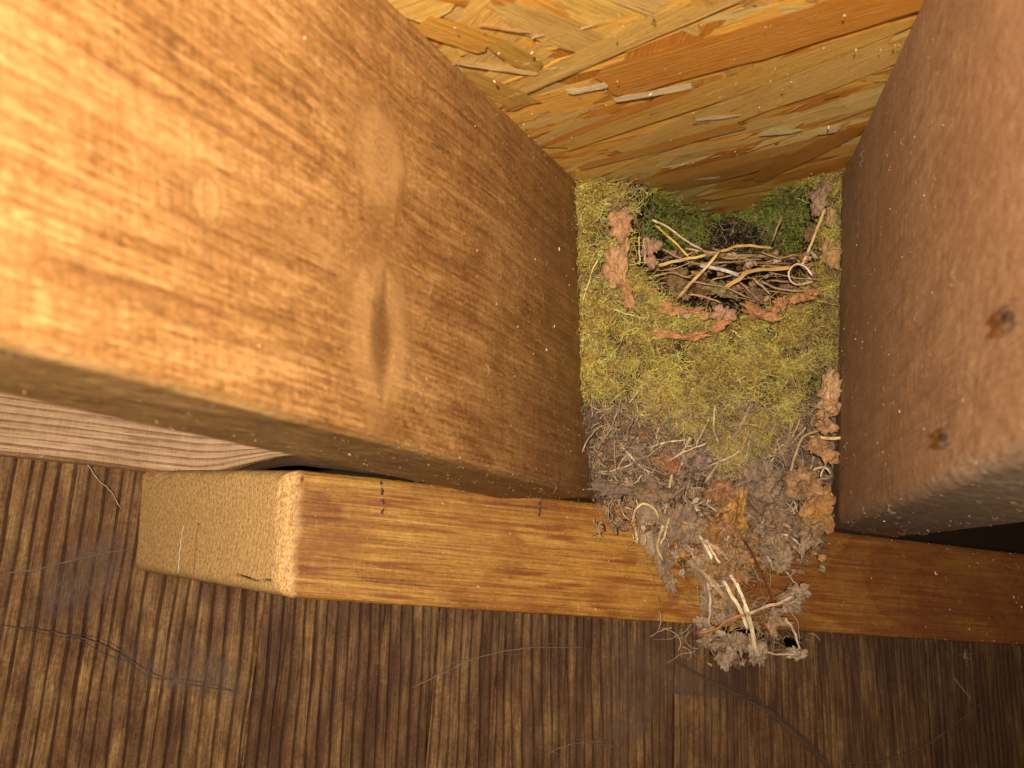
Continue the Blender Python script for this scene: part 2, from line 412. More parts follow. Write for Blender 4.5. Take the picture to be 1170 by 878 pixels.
def speckle(parent, G, n, size=.00035, fibres=0, seed=1, box=None, towards=True):
    """sawdust grains and torn fibres lying on the displaced surface grid G of a timber"""
    r = np.random.default_rng(seed)
    nu, nv, _ = G.shape
    nm = np.cross(np.roll(G, -1, 1)-G, np.roll(G, -1, 0)-G)[:-1, :]
    nm /= np.linalg.norm(nm, axis=2, keepdims=True)+1e-12
    c = G[:-1]; px, py, d = project(c)
    mid = G.mean(axis=1, keepdims=True)[:-1]
    sgn = np.sign(((c-mid)*nm).sum(2, keepdims=True)); nm = nm*sgn
    vis = (px > -30) & (px < W0+30) & (py > -30) & (py < H0+30) & (d > .06) & (((C0-c)*nm).sum(2) > 0)
    if box: vis &= (px > box[0]) & (px < box[2]) & (py > box[1]) & (py < box[3])
    idx = np.argwhere(vis)
    if len(idx) == 0: return
    T = Tubes()
    # weight by how large it shows
    wgt = 1/np.maximum(d[vis], .1)**.5; wgt /= wgt.sum()
    pk = idx[r.choice(len(idx), n, p=wgt)]
    p = c[pk[:, 0], pk[:, 1]]; nn = nm[pk[:, 0], pk[:, 1]]
    dr = r.normal(size=(n, 3)); dr -= nn*(dr*nn).sum(1, keepdims=True); dr /= np.linalg.norm(dr, axis=1, keepdims=True)
    dp = np.clip(project(p)[2]/.34, .3, 1)[:, None, None]
    sz = size*dp*np.exp(r.normal(0, .5, n))[:, None, None]
    k = np.linspace(-1, 1, 4)[None, :, None]
    T.batch(p[:, None]+nn[:, None]*sz*.5+dr[:, None]*k*sz*1.2, (sz[:, :, 0]*.55)*np.array([.35, 1, 1, .35]), np.ones((n, 3)), 5)
    if fibres:
        pk = idx[r.choice(len(idx), fibres, p=wgt)]
        p = c[pk[:, 0], pk[:, 1]]; nn = nm[pk[:, 0], pk[:, 1]]
        dr = r.normal(size=(fibres, 3))+np.array([0, 0, -1.6]); dr -= nn*(dr*nn).sum(1, keepdims=True); dr /= np.linalg.norm(dr, axis=1, keepdims=True)
        dp = np.clip(project(p)[2]/.34, .3, 1)[:, None, None]
        L = dp*(.0014*np.exp(r.normal(0, .55, fibres)))[:, None, None]
        k = np.linspace(0, 1, 5)[None, :, None]
        T.batch(p[:, None]+nn[:, None]*(.0001+L*.35*np.sin(k*3.0))+dr[:, None]*k*L+np.cross(nn, dr)[:, None]*L*.3*k*k, dp[:, :, 0]*np.full((fibres, 5), .000045), np.ones((fibres, 3)), 3)
    o = T.build('sawdust', M_dust, parent); tag(o, kind='stuff'); return o

VT, VB, VBR = (867, 407), (880, 622), (877, 631)
# corners of the inner faces at the nest
LT0, LB0 = P(660, 205, .36), P(672, 568, .36)
RT0, RB0 = P(961, 198, .405), P(952, 602, .405)
rt, rb, rbr = ray(*VT), ray(*VB), ray(*VBR)
def along(p, r, dd): return p+r*dd
ACR = nrm(RT0-LT0)          # across the bay
# left rafter (inner face = side 0..3)
def rafter_sec(T, Bm, dd, side, th=.048, thb=.048, lift=0.):
    t_, b_ = along(T, rt, dd), along(Bm, rb if side < 0 else rbr, dd)
    o = ACR*side
    return [t_, b_, b_+o*thb+nrm(t_-b_)*lift, t_+o*th]
lt = rafter_sec(LT0, LB0, -.345, -1, lift=.0119); lb = rafter_sec(LT0, LB0, .16, -1, lift=.0042)
nL = nrm(np.cross(LB0-LT0, rt)); 
def lk(px, py): return on_plane(px, py, LT0*.5+LB0*.5, nL)
fmid = nrm(np.cross(LB0-LT0, rt+rb))
def lkm(px, py): return on_plane(px, py, (LT0+LB0)/2, fmid)
knL = [(lkm(437, 182), .013, .5, .10, .85), (lkm(441, 385), .019, .6, .75, 1.05), (lkm(240, 228), .004, .5, .15, 1)]
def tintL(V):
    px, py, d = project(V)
    # light falloff painted in: darker brown with depth, plus random mottling
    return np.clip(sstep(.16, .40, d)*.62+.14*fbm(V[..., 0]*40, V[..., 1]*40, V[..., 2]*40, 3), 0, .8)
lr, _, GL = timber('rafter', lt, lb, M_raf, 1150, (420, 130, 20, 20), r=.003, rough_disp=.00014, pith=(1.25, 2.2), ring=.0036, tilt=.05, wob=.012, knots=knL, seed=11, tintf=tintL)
tag(lr, 'orange-brown rough-sawn rafter with two knots, running up the left side beside the moss nest', 'rafter', 'rafters either side of the nest')
speckle(lr, GL, 300, .0002, 380, 3)
rr_ = rafter_sec(RT0, RB0, -.385, 1, lift=-.0135); rr2 = rafter_sec(RT0, RB0, .12, 1, lift=-.0135)
def tintR(V):
    px, py, d = project(V)
    return np.clip(.35+.5*fbm(V[..., 0]*25, V[..., 1]*25, V[..., 2]*25, 8), 0, .7)
kR = []
rr, _, GR = timber('rafter', rr_, rr2, M_raf2, 900, (360, 170, 20, 20), r=.005, rough_disp=.00014, pith=(-.6, 2.2), ring=.006, wob=.01, seed=23, tintf=tintR, knots=kR)
tag(rr, 'dull brown fuzzy-sawn rafter along the right edge with a small brown husk on its face', 'rafter', 'rafters either side of the nest')
speckle(rr, GR, 170, .0002, 160, 4)

# wall planes
YB = P(320, 608, .317)[1]                     # batten front
YW = P(150, 600, .418)[1]                     # wall boards
YP = YW-.012                                  # plate front
# batten
bf = [on_y(330, 534, YB), on_y(320, 683, YB)]
zt, zb = bf[0][2], bf[1][2]
bt2, bb2 = on_y(1180, 634, YB), on_y(1180, 739, YB)
ext = lambda p, q, k: p+(q-p)*k
A = [bf[0], bf[1], on_y(150, 652, YW-.0005), on_y(158, 536, YW-.0005)]
Bt, Bb = ext(bf[0], bt2, 1.35), ext(bf[1], bb2, 1.35)
dY = np.array((0, YW-YB-.0005, 0))
B = [Bt, Bb, Bb+dY, Bt+dY]
knB = [(on_y(346, 546, YB), .0018, .5, .95, 1.)]
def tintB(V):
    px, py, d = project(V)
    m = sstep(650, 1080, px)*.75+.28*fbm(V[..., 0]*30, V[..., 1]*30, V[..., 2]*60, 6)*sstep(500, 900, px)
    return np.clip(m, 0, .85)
def wane(V, a, b, t):
    V = V.copy()
    px, py, d = project(V)
    # slightly bowed top arris, sunken near the rafter
    k = (1-np.clip(a, 0, 1))*(np.exp(-((px-350)/60)**2))
    V[..., 2] -= .0006*k
    return V
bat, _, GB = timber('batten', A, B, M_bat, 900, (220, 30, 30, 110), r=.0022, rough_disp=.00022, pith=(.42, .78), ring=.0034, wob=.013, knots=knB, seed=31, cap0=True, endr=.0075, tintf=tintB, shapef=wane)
tag(bat, 'orange horizontal batten with pale sawn end grain, fixed to the ridged wall under the nest', 'batten')
speckle(bat, GB, 260, .00025, 220, 5)
# pencil marks on the batten
for q, (px, pts) in enumerate(((437, (551, 560, 563, 573, 585)), (617, (567, 575, 582, 587)))):
    T = Tubes()
    for y in pts:
        p = on_y(px+random.uniform(-1.5, 1.5), y, YB-.0004)
        for _ in range(5):
            h = random.uniform(.0004, .0009); o2 = np.array((random.uniform(-.0006, .0006), 0, random.uniform(-.0008, .0008)))
            T.batch(np.array([[p+o2+np.array((0, 0, h)), p+o2, p+o2-np.array((0.0002, 0, h))]]), np.array([[.0001, .00025, .0001]]), [(1, 1, 1)], 5)
    T.build('pencil_mark', M_mark, bat)

# wall plate, seen left of the batten and behind the rafters
pz = on_y(0, 519, YP)[2]
xl, xr = on_y(-420, 519, YP)[0], on_y(1500, 600, YP)[0]
PT = .10
def c4(x): return [np.array((x, YP, pz+PT)), np.array((x, YP, pz)), np.array((x, YP+.045, pz)), np.array((x, YP+.045, pz+PT))]
def arch(V, a, b, t):
    V = V.copy(); px, py, d = project(V)
    up = .018*sstep(215, 345, px)+.07*sstep(990, 1060, px)
    V[..., 2] += up*np.clip(a, 0, 1)**5
    return V
pl, _, GP = timber('wall_plate', c4(xl), c4(xr), M_pla, 1000, (200, 40, 10, 10), r=.004, rough_disp=.0003, pith=(5., .3), ring=.0040, wob=.0018, seed=41, shapef=arch)
tag(pl, 'pale grained horizontal timber above the ridged wall, half hidden behind the left rafter', 'wall plate')
speckle(pl, GP, 120, .0003, 60, 6)

# ------------------------------------------------------------------ wall of weathered ridged boards
wall = empty('boarded_wall', (0, YW, 0), 'dark brown weathered boarded wall with upright raised grain below the batten', 'wall')
ztop = pz+.002
zbot = ztop-.75
seams = [-.62, on_y(-210, 700, YW)[0], on_y(289, 780, YW)[0], on_y(495, 780, YW)[0], on_y(771, 780, YW)[0], on_y(1060, 780, YW)[0], on_y(1330, 780, YW)[0], .95]
slants = [0, -.05, -.07, -.05, -.03, 0, 0, 0]
per_ = [.0072, .0072, .0063, .0058, .0053, .0052, .005]
dk = [.1, .06, .26, .40, .28, .62, .66]
for i in range(len(seams)-1):
    x0, x1 = seams[i], seams[i+1]; wdt = x1-x0-.0002
    vis = 0 < i < 6
    nx = max(8, int(wdt/(.00042 if vis else .002))); zlow = on_y(585, 920, YW)[2]
    zz = np.concatenate([np.linspace(ztop, zlow-.03, 230 if vis else 40), np.linspace(zlow-.03, zbot, 12)[1:]])
    xx = np.linspace(0, wdt, nx)
    X, Z = np.meshgrid(xx, zz, indexing='ij')
    u = ztop-Z
    sl = slants[i]
    wv = .0045*fbm(u*5, X*12+i*7, 0, 60+i, 3)+.0012*fbm(u*22, X*40+i*9, 0, 90+i, 3)
    phs = (X+sl*u*1.0+wv)/per_[i]
    phs = phs+.55*fbm(X*60+i*3, u*2.2, 0, 33+i, 3)
    fr = phs-np.floor(phs)
    cyc = np.floor(phs)
    prof = 1-np.abs(2*fr-1)**1.6                       # rounded ridge
    amp = .6+.4*_h(cyc, cyc*0+i, cyc*0, 3)
    val = sstep(.0, .45, prof)
    depth = .0017*amp*val
    depth = depth+.00035*fbm(X*900, u*50, 0, 5+i, 4)+.00025*fbm(X*300, u*300, 0, 15+i, 3)+.0008*fbm(X*40, u*9, 0, 25+i, 3)
    for c in range(5):                                  # checks and chips
        cxk, cu, cl = rng.uniform(.1, .9)*wdt, rng.uniform(.02, .25), rng.uniform(.006, .03)
        depth -= .0022*np.exp(-((X-cxk)/.0009)**2-((u-cu)/cl)**2)
    edge = np.minimum(X, wdt-X)
    depth -= .0006*np.exp(-(edge/.0006)**2)
    late = np.clip((1-val)*1.0+.22*(1-prof)+.50*fbm(X*700, u*34, 0, 44+i, 4)+.35*np.clip(fbm(X*25, u*14, 0, 64+i, 4)+.05, 0, 1), 0, 1)*.85
    tint = np.clip(.05+.52*sstep(-.15, .38, X+x0)+.65*fbm(X*16+i, u*8, 0, 74+i, 4)+.6*fbm(X*160, u*22, 0, 84+i, 4), 0, .85)
    V = np.stack([x0+.0001+X, YW-depth+.0012, Z], -1).reshape(-1, 3)
    n0 = len(V); nz = len(zz)
    # back and sides give the board its thickness
    b = []
    for (ii, jj) in ((0, 0), (nx-1, 0), (nx-1, nz-1), (0, nz-1)):
        q = V[ii*nz+jj].copy(); q[1] = YW+.02; b.append(q)
    F4 = grid_faces(nx, nz)
    back = np.array([[n0, n0+1, n0+2, n0+3]])
    V = np.vstack([V, b])
    att = dict(ph=np.concatenate([phs.ravel(), [0]*4]), late=np.concatenate([late.ravel(), [0]*4]), tint=np.concatenate([tint.ravel(), [0]*4]))
    uv = np.stack([np.concatenate([u.ravel()+i*.31, [0]*4]), np.concatenate([(X+sl*u).ravel()+i*.77, [0]*4])], -1)
    sides = [list(np.arange(nz))+[n0+3, n0], list((nx-1)*nz+np.arange(nz))+[n0+2, n0+1], list(np.arange(nx)*nz)+[n0+1, n0], list(np.arange(nx)*nz+nz-1)+[n0+2, n0+3]]
    tri = []
    for s_ in sides:
        for q in range(1, len(s_)-1): tri.append((s_[0], s_[q], s_[q+1]))
    o = mesh_obj('plank', V, [F4, back, np.array(tri)], M_wal, wall, attrs=att, uv=uv)
    if vis:
        speckle(o, V[:n0].reshape(nx, nz, 3), 40, .00022, 22, 50+i) if False else None
# added dark panel that stands in for the shade behind the plate
vb = []
def box(name, lo, hi, mat, parent=None):
    lo, hi = np.array(lo), np.array(hi)
    v = np.array([[(lo, hi)[i][0], (lo, hi)[j][1], (lo, hi)[k][2]] for i in (0, 1) for j in (0, 1) for k in (0, 1)])
    f = np.array([[0, 1, 3, 2], [4, 6, 7, 5], [0, 4, 5, 1], [2, 3, 7, 6], [0, 2, 6, 4], [1, 5, 7, 3]])
    return mesh_obj(name, v, f, mat, parent, smooth=False)
bk = box('shade_backing', (-1., YW+.40, zbot), (1.6, YW+.45, ztop+.5), M_dark)
tag(bk, 'added dark backing panel giving the crack above the batten its shade', kind='structure')

# ------------------------------------------------------------------ roof board of pressed wood strands
nO = nrm(np.cross(RT0-LT0, rt)); nO = nO if nO[2] < 0 else -nO      # faces down
OP = LT0
def ok(px, py): return on_plane(px, py, OP, nO)
eu = nrm(RT0-LT0); ev = nrm(np.cross(nO, eu)); 
if ev[1] < 0: ev = -ev
def osb_mat():
    t = NT('pressed_strand_board'); uv = t.n('ShaderNodeTexCoord').outputs['UV']
    col = t.attr('col', 'Color')
    fib = t.noise(t.scale(uv, (16, 950, 1)), 1, 6, .7); f2 = t.noise(t.scale(uv, (60, 2600, 1)), 1, 3, .6)
    bl = t.noise(t.scale(uv, (40, 90, 1)), 1, 4, .6, .8)
    c = t.mix(t.ramp(fib, [(.44, 0), (.68, .6)]), col, (.46, .20, .03))
    c = t.mix(t.ramp(f2, [(.34, .45), (.5, 0)]), c, (.8, .55, .2))
    c = t.mix(t.ramp(bl, [(.5, 0), (.75, .4)]), c, (.45, .18, .02))
    po = t.noise(t.scale(uv, (60, 3600, 1)), 1, 2, .5)
    c = t.mix(t.ramp(po, [(.60, 0), (.70, .7)]), c, (.16, .055, .008))
    t.l(c, t.b.inputs['Base Color']); t.b.inputs['Roughness'].default_value = .33
    t.b.inputs['Specular IOR Level'].default_value = .45
    h = t.math('ADD', fib, t.math('MULTIPLY', f2, .5))
    b = t.n('ShaderNodeBump'); b.inputs['Strength'].default_value = .9; b.inputs['Distance'].default_value = .0005
    t.l(h, b.inputs['Height']); t.l(b.outputs[0], t.b.inputs['Normal'])
    return t.m
M_osb = osb_mat()
board = empty('strand_board', OP, 'yellow-orange roof board of pressed overlapping wood strands above the nest', 'roof board')
# slab
a0, a1, b0, b1 = -.55, .75, -.50, .32
sl = []
for (a_, b_) in ((a0, b0), (a1, b0), (a1, b1), (a0, b1)):
    sl.append(OP+eu*a_+ev*b_-nO*.0005); 
for q in range(4): sl.append(sl[q]-nO*.011)
mesh_obj('board_core', np.array(sl), np.array([[0, 1, 2, 3], [7, 6, 5, 4], [0, 4, 5, 1], [1, 5, 6, 2], [2, 6, 7, 3], [3, 7, 4, 0]]), M_osb, board, smooth=False,
         attrs=dict(col=np.tile((.40, .19, .035), (8, 1))), uv=np.array([(0, 0), (1.3, 0), (1.3, .82), (0, .82)]*2))
pal = [tuple(min(.9, 1.5*x) for x in c) for c in [(.60, .36, .085), (.66, .40, .10), (.55, .27, .045), (.46, .17, .02), (.62, .34, .06), (.52, .36, .12), (.44, .30, .10), (.70, .47, .17), (.38, .13, .012), (.58, .30, .05)]]
V, F, Cc, UVo = [], [], [], []; nvt = 0
q0, q1 = ok(610, 185), ok(1000, 60)
main = math.atan2(np.dot(q1-q0, ev), np.dot(q1-q0, eu))
def flake(cu, cv, ang, L, Wd, hgt, col, tilt=0., curl=0.):
    global nvt
    nu_, nv_ = 26, 6
    s = np.linspace(-1, 1, nu_)[:, None]; t = np.linspace(-1, 1, nv_)[None, :]
    sd = rng.integers(1, 9999)
    le = 1+.10*fbm(s*0+sd, t*2.5, 0, 7, 3); wd = 1+.18*fbm(s*1.6+sd, t*0, 0, 8, 3)
    ragl = (np.abs(s)**6)*(.06*vn(t*4+sd, s*0, 0, 9))
    x = L/2*(s*le+ragl*np.sign(s)); y = Wd/2*(t*wd)+Wd*.12*fbm(s*1.1+sd, 0*t, 0, 6, 2)
    # pointed splinter ends
    y = y*(1-.8*rng.random()*np.clip(s*rng.choice([-1, 1]), 0, 1)**3)+.25*Wd*s*rng.normal(0, .5)
    z = hgt*.6+tilt*t*.00022+curl*s*s*.0003+.00006*fbm(s*3+sd, t*2, 0, 11, 2)
    ca, sa = math.cos(ang), math.sin(ang)
    uu, vv = cu+x*ca-y*sa, cv+x*sa+y*ca
    p = OP+uu[..., None]*eu+vv[..., None]*ev+z[..., None]*nO
    V.append(p.reshape(-1, 3)); F.append(grid_faces(nu_, nv_, off=nvt)); nvt += nu_*nv_
    c = np.minimum(.9, np.array(col)*(1.0 if len(Cc) < 1900 else 1.2))*rng.uniform(.85, 1.12); Cc.append(np.tile(c, (nu_*nv_, 1)))
    UVo.append(np.stack([x+0*y+rng.uniform(0, 5), y+rng.uniform(0, 5)], -1).reshape(-1, 2))
def upx(px, py):
    p = ok(px, py)-OP; return np.dot(p, eu), np.dot(p, ev)
# background layer everywhere that could be seen
for q in range(1900):
    cu, cv = rng.uniform(-.12, .34), rng.uniform(-.34, .14)
    near = cv < -.10 and cu < .06
    ang = main+rng.normal(0, .28) if not near or rng.random() < .35 else rng.uniform(0, math.pi)
    L = rng.uniform(.035, .12)*(1 if not near else .6); Wd = rng.uniform(.005, .024)
    flake(cu, cv, ang, L, Wd, rng.uniform(.0001, .0011), pal[rng.integers(len(pal))], rng.normal(0, .5), rng.normal(0, .3))
# the long strands that show in the photograph
def px_flake(pa, pb, wpx, col, h=.0014):
    (ua, va), (ub, vb_) = upx(*pa), upx(*pb)
    L = math.hypot(ub-ua, vb_-va); m = ((pa[0]+pb[0])/2, (pa[1]+pb[1])/2)
    p = ok(*m); d = project(p)[2]
    # width measured across the strand in the picture
    u2, v2 = upx(m[0], m[1]+wpx); u1, v1 = upx(*m)
    ang = math.atan2(vb_-va, ub-ua); wd = abs(-(u2-u1)*math.sin(ang)+(v2-v1)*math.cos(ang))
    flake((ua+ub)/2, (va+vb_)/2, ang, L, wd, h, col)
px_flake((545, 125), (790, 0), 22, (.60, .38, .10), .0016)
px_flake((575, 112), (860, -15), 8, (.70, .46, .15), .0017)
px_flake((690, 95), (1080, -20), 40, (.50, .19, .022), .00185)
px_flake((640, 165), (1040, 20), 22, (.62, .36, .075), .0018)
px_flake((720, 175), (1030, 45), 30, (.60, .38, .11), .0016)
px_flake((620, 165), (790, 95), 8, (.50, .17, .016), .0019)
px_flake((860, 205), (985, 140), 16, (.46, .16, .016), .0019)
px_flake((660, 190), (850, 140), 9, (.44, .20, .035), .0019)
px_flake((700, 215), (940, 165), 14, (.52, .26, .05), .0017)
px_flake((760, 215), (900, 178), 10, (.40, .16, .03), .0019)
px_flake((516, 66), (614, 80), 6, (.80, .52, .22), .0020)
px_flake((525, 82), (600, 118), 26, (.60, .36, .07), .0017)
px_flake((547, 22), (605, 32), 3, (.78, .45, .18), .0021)
px_flake((480, 20), (560, 50), 26, (.58, .30, .045), .0017)
px_flake((570, 5), (700, 60), 34, (.64, .42, .13), .0012)
px_flake((565, 45), (618, 75), 22, (.50, .30, .06), .0018)
for q in range(60):
    x_, y_ = rng.uniform(560, 960), rng.uniform(0, 215); l_ = rng.uniform(4, 22); px_flake((x_, y_), (x_+l_, y_-l_*rng.uniform(.05, .55)), rng.uniform(.5, 2.2), (.84, .60, .33) if rng.random() < .5 else (.34, .13, .02), .0018)
for (a_, b_, w_) in (((702, 112), (790, 92), 7), ((650, 102), (692, 92), 7), ((796, 133), (845, 128), 4), ((870, 149), (915, 146), 6), ((793, 202), (822, 200), 2), ((795, 222), (825, 214), 1.5), ((935, 148), (958, 144), 6)):
    px_flake(a_, b_, w_, (.86, .66, .40), .0022)
so = mesh_obj('wood_strands', np.concatenate(V), np.concatenate(F), M_osb, board, smooth=False, attrs=dict(col=np.concatenate(Cc)), uv=np.concatenate(UVo))
tag(so, kind='stuff')
# dust on the board
T = Tubes()
for q in range(130):
    p = ok(rng.uniform(480, 1040), rng.uniform(0, 230))+nO*.0026; r_ = .0002*math.exp(rng.normal(0, .5)); d_ = nrm(rng.normal(size=3))*r_
    T.batch([[p-d_, p, p+d_]], [[r_*.4, r_*.7, r_*.4]], [(1, 1, 1)], 5)
tag(T.build('sawdust', M_dust, board), kind='stuff')

# ------------------------------------------------------------------ the nest
NB = P(815, 590, .392)
nest = empty('bird_nest', NB, 'bird nest of yellow-green moss, grass and dead leaves wedged between the two rafters', 'bird nest')
def base_d(px): return 911./(3200.-px)
def ceil_d(px, py):
    r_ = np.stack([(px-W0/2)/F0, (py-H0/2)/F0, np.ones_like(px)], -1) @ R.T
    q = ((OP-C0) @ nO)/(r_ @ nO); return np.where((q <= 0) | (q > .6), .6, q)
def left_edge(py): return np.interp(py, [200, 565, 600], [661, 671, 700])
TOPL = ([655, 700, 760, 800, 822, 845, 880, 930, 965], [206, 207, 214, 231, 250, 238, 214, 197, 193])
RIMX = ([655, 690, 715, 735, 760, 800, 850, 900, 925, 945, 970], [205, 205, 235, 315, 340, 358, 356, 338, 300, 230, 205])
def rim_y(px): return np.interp(px, *RIMX)
def inside(px, py):
    return np.clip(1.15-(((px-828)/108)**2+((py-268)/92)**2), 0, 1)
def nest_d(px, py):
    """depth of the nest's face seen along each line"""
    px, py = np.asarray(px, float), np.asarray(py, float)
    b = base_d(px)
    bulge = .020*np.exp(-((py-410)/85)**2)*np.clip(1-((px-812)/155)**2, 0, 1)
    d = b-.002-bulge
    d = d+.012*sstep(470, 560, py)*(1-sstep(585, 600, py))
    d = d-.010*sstep(588, 612, py)
    s = inside(px, py)
    d = d+.078*sstep(0, 1, s)**.8
    # back wall of the cup rises to the roof board
    top = np.interp(px, *TOPL)
    cd = ceil_d(px, py)
    back = sstep(70, 0, py-top)*sstep(720, 760, px)*(1-sstep(915, 945, px))
    d = d*(1-back)+np.minimum(cd, .47)*back
    return np.minimum(d, cd-.001)
# packed core
gx = np.linspace(650, 975, 330); gy = np.linspace(190, 604, 420)
PX, PY = np.meshgrid(gx, gy, indexing='ij')
top = np.interp(PX, *TOPL)
PYc = top+(PY-190)/(604-190)*(604-top)
_l = np.interp(PYc, [190, 560, 585, 604], [652, 664, 690, 738]); _r = np.interp(PYc, [190, 560, 604], [972, 964, 944])
PX = _l+(PX-650)/325*(_r-_l)
D = nest_d(PX, PYc)
D = D+.0035+.004*fbm(PX/14, PYc/14, 0, 3, 4)+.0015*fbm(PX/4, PYc/4, 0, 13, 3)
rr3 = np.stack([(PX-W0/2)/F0, (PYc-H0/2)/F0, np.ones_like(PX)], -1) @ R.T
VV = (C0+rr3*D[..., None])
low = sstep(440, 520, PYc+18*fbm(PX/30, PYc/30, 0, 2, 3))
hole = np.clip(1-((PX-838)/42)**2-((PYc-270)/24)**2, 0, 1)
ccol = np.array((.06, .045, .013))*(1-low[..., None])+np.array((.085, .05, .03))*low[..., None]
ccol = ccol*(1-.8*np.clip(hole*2, 0, 1))[..., None]  # shade of the cup's hollow painted into the core colour
ccol = ccol*(1+.8*fbm(PX/6, PYc/6, 0, 21, 3))[..., None]
nf = len(VV.reshape(-1, 3))
BV = (C0+rr3*(D+.03)[..., None]).reshape(-1, 3)
BV[:, 1] = np.minimum(BV[:, 1], 10)
Fq = grid_faces(len(gx), len(gy)); Fb = Fq[:, ::-1]+nf
def border(nu, nv):
    i = np.arange(nu); j = np.arange(nv)
    return np.concatenate([i*nv, (nu-1)*nv+j[1:], (i*nv+nv-1)[::-1][1:], j[::-1][1:-1]])
bd = border(len(gx), len(gy)); bn = np.roll(bd, -1)
Fs = np.stack([bd, bd+nf, bn+nf, bn], -1)
mesh_obj('packed_litter', np.vstack([VV.reshape(-1, 3), BV]), np.vstack([Fq, Fb, Fs]), M_core, nest, attrs=dict(col=np.clip(np.vstack([ccol.reshape(-1, 3)]*2), .004, 1)))

CAMF = R @ np.array((0, 0, 1.)); CAMR = R @ np.array((1., 0, 0)); CAMU = R @ np.array((0, -1., 0))
def PA(px, py, d):
    r_ = np.stack([(px-W0/2)/F0, (py-H0/2)/F0, np.ones_like(px)], -1) @ R.T
    return C0+r_*np.asarray(d)[..., None]
def clampx(px, py, d):
    """keep the strands between the rafters"""
    return px
# moss strands
def moss(n, accept, colf, Lr, rad, name, lift=.004, seed=0, K=7, curl=1.0, kind='stuff'):
    r = np.random.default_rng(seed)
    px = r.uniform(655, 968, n*3); py = r.uniform(195, 545, n*3)
    k = accept(px, py, r); px, py = px[k][:n], py[k][:n]; n = len(px)
    clump = fbm(px/16, py/16, 0, seed+2, 3)
    d = nest_d(px, py)+.003-lift*r.random(n)-.0065*clump
    p0 = PA(px, py, d)
    dr = r.normal(size=(n, 3))*.8-CAMF*.35-CAMU*.35
    ca = fbm(px/25, py/25, 0, seed+5, 2)*3
    dr += CAMR*np.cos(ca)[:, None]*.5+CAMU*np.sin(ca)[:, None]*.5
    dr /= np.linalg.norm(dr, axis=1, keepdims=True)
    ax = r.normal(size=(n, 3)); ax /= np.linalg.norm(ax, axis=1, keepdims=True)
    L = r.uniform(*Lr, n); pts = [p0]; dd = dr.copy()
    bend = r.normal(0, .55*curl, n)[:, None]
    for q in range(K-1):
        dd = dd+np.cross(ax, dd)*bend+r.normal(size=(n, 3))*.22
        dd /= np.linalg.norm(dd, axis=1, keepdims=True)
        pts.append(pts[-1]+dd*(L/(K-1))[:, None])
    pts = np.stack(pts, 1)
    # stay on this side of the timbers and the roof board
    h = (pts-OP) @ nO; pts = pts+nO*np.clip(.0025-h, 0, 1)[..., None]
    for (p_, n_) in ((LT0, NLp), (RT0, NRp)):
        h = (pts-p_) @ n_; pts = pts+n_*np.clip(.0006-h, 0, 1)[..., None]
    rd = rad*np.exp(r.normal(0, .25, n))[:, None]*np.linspace(1, .35, K)[None]
    c = colf(px, py, clump, r)
    T = Tubes(); T.batch(pts, rd, c, 3)
    # side leaflets
    m = n//2; id_ = r.integers(0, n, m*3); kk = r.integers(1, K-1, m*3)
    q0 = pts[id_, kk]; td = pts[id_, kk+1]-q0; td /= np.linalg.norm(td, axis=1, keepdims=True)+1e-9
    sd = np.cross(td, r.normal(size=(m*3, 3))); sd /= np.linalg.norm(sd, axis=1, keepdims=True)+1e-9
    ln = r.uniform(.0007, .0018, m*3)[:, None, None]
    kq = np.array([0, .5, 1.])[None, :, None]
    T.batch(q0[:, None]+(td+sd)[:, None]*.7*ln*kq+sd[:, None]*.15*ln*kq**2, np.array([.6, 1.0, .15])[None]*rad*.9+0*ln[:, :, 0], c[id_]*1.08, 3)
    return tag(T.build(name, M_moss, nest), kind=kind)
def inward(p, q, ref):
    n_ = nrm(np.cross(p-q, rt+rb)); return n_ if np.dot(ref-p, n_) > 0 else -n_
NLp = inward(LT0, LB0, RT0); NRp = inward(RT0, RB0, LT0)
low_edge = lambda px: np.interp(px, [655, 680, 740, 800, 840, 870, 900, 940, 970], [440, 462, 478, 505, 545, 530, 478, 440, 420])
def acc_y(px, py, r):
    top = np.interp(px, *TOPL)
    k = (py > top+1) & (px > left_edge(py)-2) & (px < 964)
    k &= (py < low_edge(px)+r.normal(0, 9, len(px))+26*fbm(px/18, py/60, 0, 4, 3))
    s = inside(px, py); k &= r.random(len(px)) > np.clip(s*6, 0, .97)
    # sparser patches
    k &= r.random(len(px)) < np.clip(.80+2.3*fbm(px/20, py/20, 0, 99, 3), .15, 1)
    return k
def col_y(px, py, cl, r):
    n = len(px); g = np.clip(.42+.95*fbm(px/32, py/32, 0, 77, 3)+.30*sstep(850, 950, px)*(1-sstep(420, 470, py))-.1, 0, 1)[:, None]
    y = np.array((.98, .68, .14)); gr = np.array((.50, .41, .12)); br = np.array((.48, .32, .16))
    c = y*(1-g)+gr*g; c = c*(.62+.75*sstep(-.3, .5, fbm(px/7, py/7, 0, 55, 2)))[:, None]; b_ = (r.random(n) < .16)[:, None]; c = np.where(b_, br, c)
    return np.clip(c*np.exp(r.normal(0, .28, n))[:, None], .02, .8)
moss(24000, acc_y, col_y, (.003, .010), .00017, 'yellow_moss', .007, 5)
moss(1100, acc_y, col_y, (.010, .020), .00017, 'yellow_moss_sprays', .008, 6, K=9)
def acc_g(px, py, r):
    top = np.interp(px, *TOPL)
    k = (py > top+1) & (py < 302) & (px > 735) & (px < 940) & (inside(px, py) > .02)
    hole = ((px-838)/34)**2+((py-276)/26)**2 < 1+.4*vn(px/8, py/8)
    return k & ~hole & ((py < 290) | (r.random(len(px)) < .2))
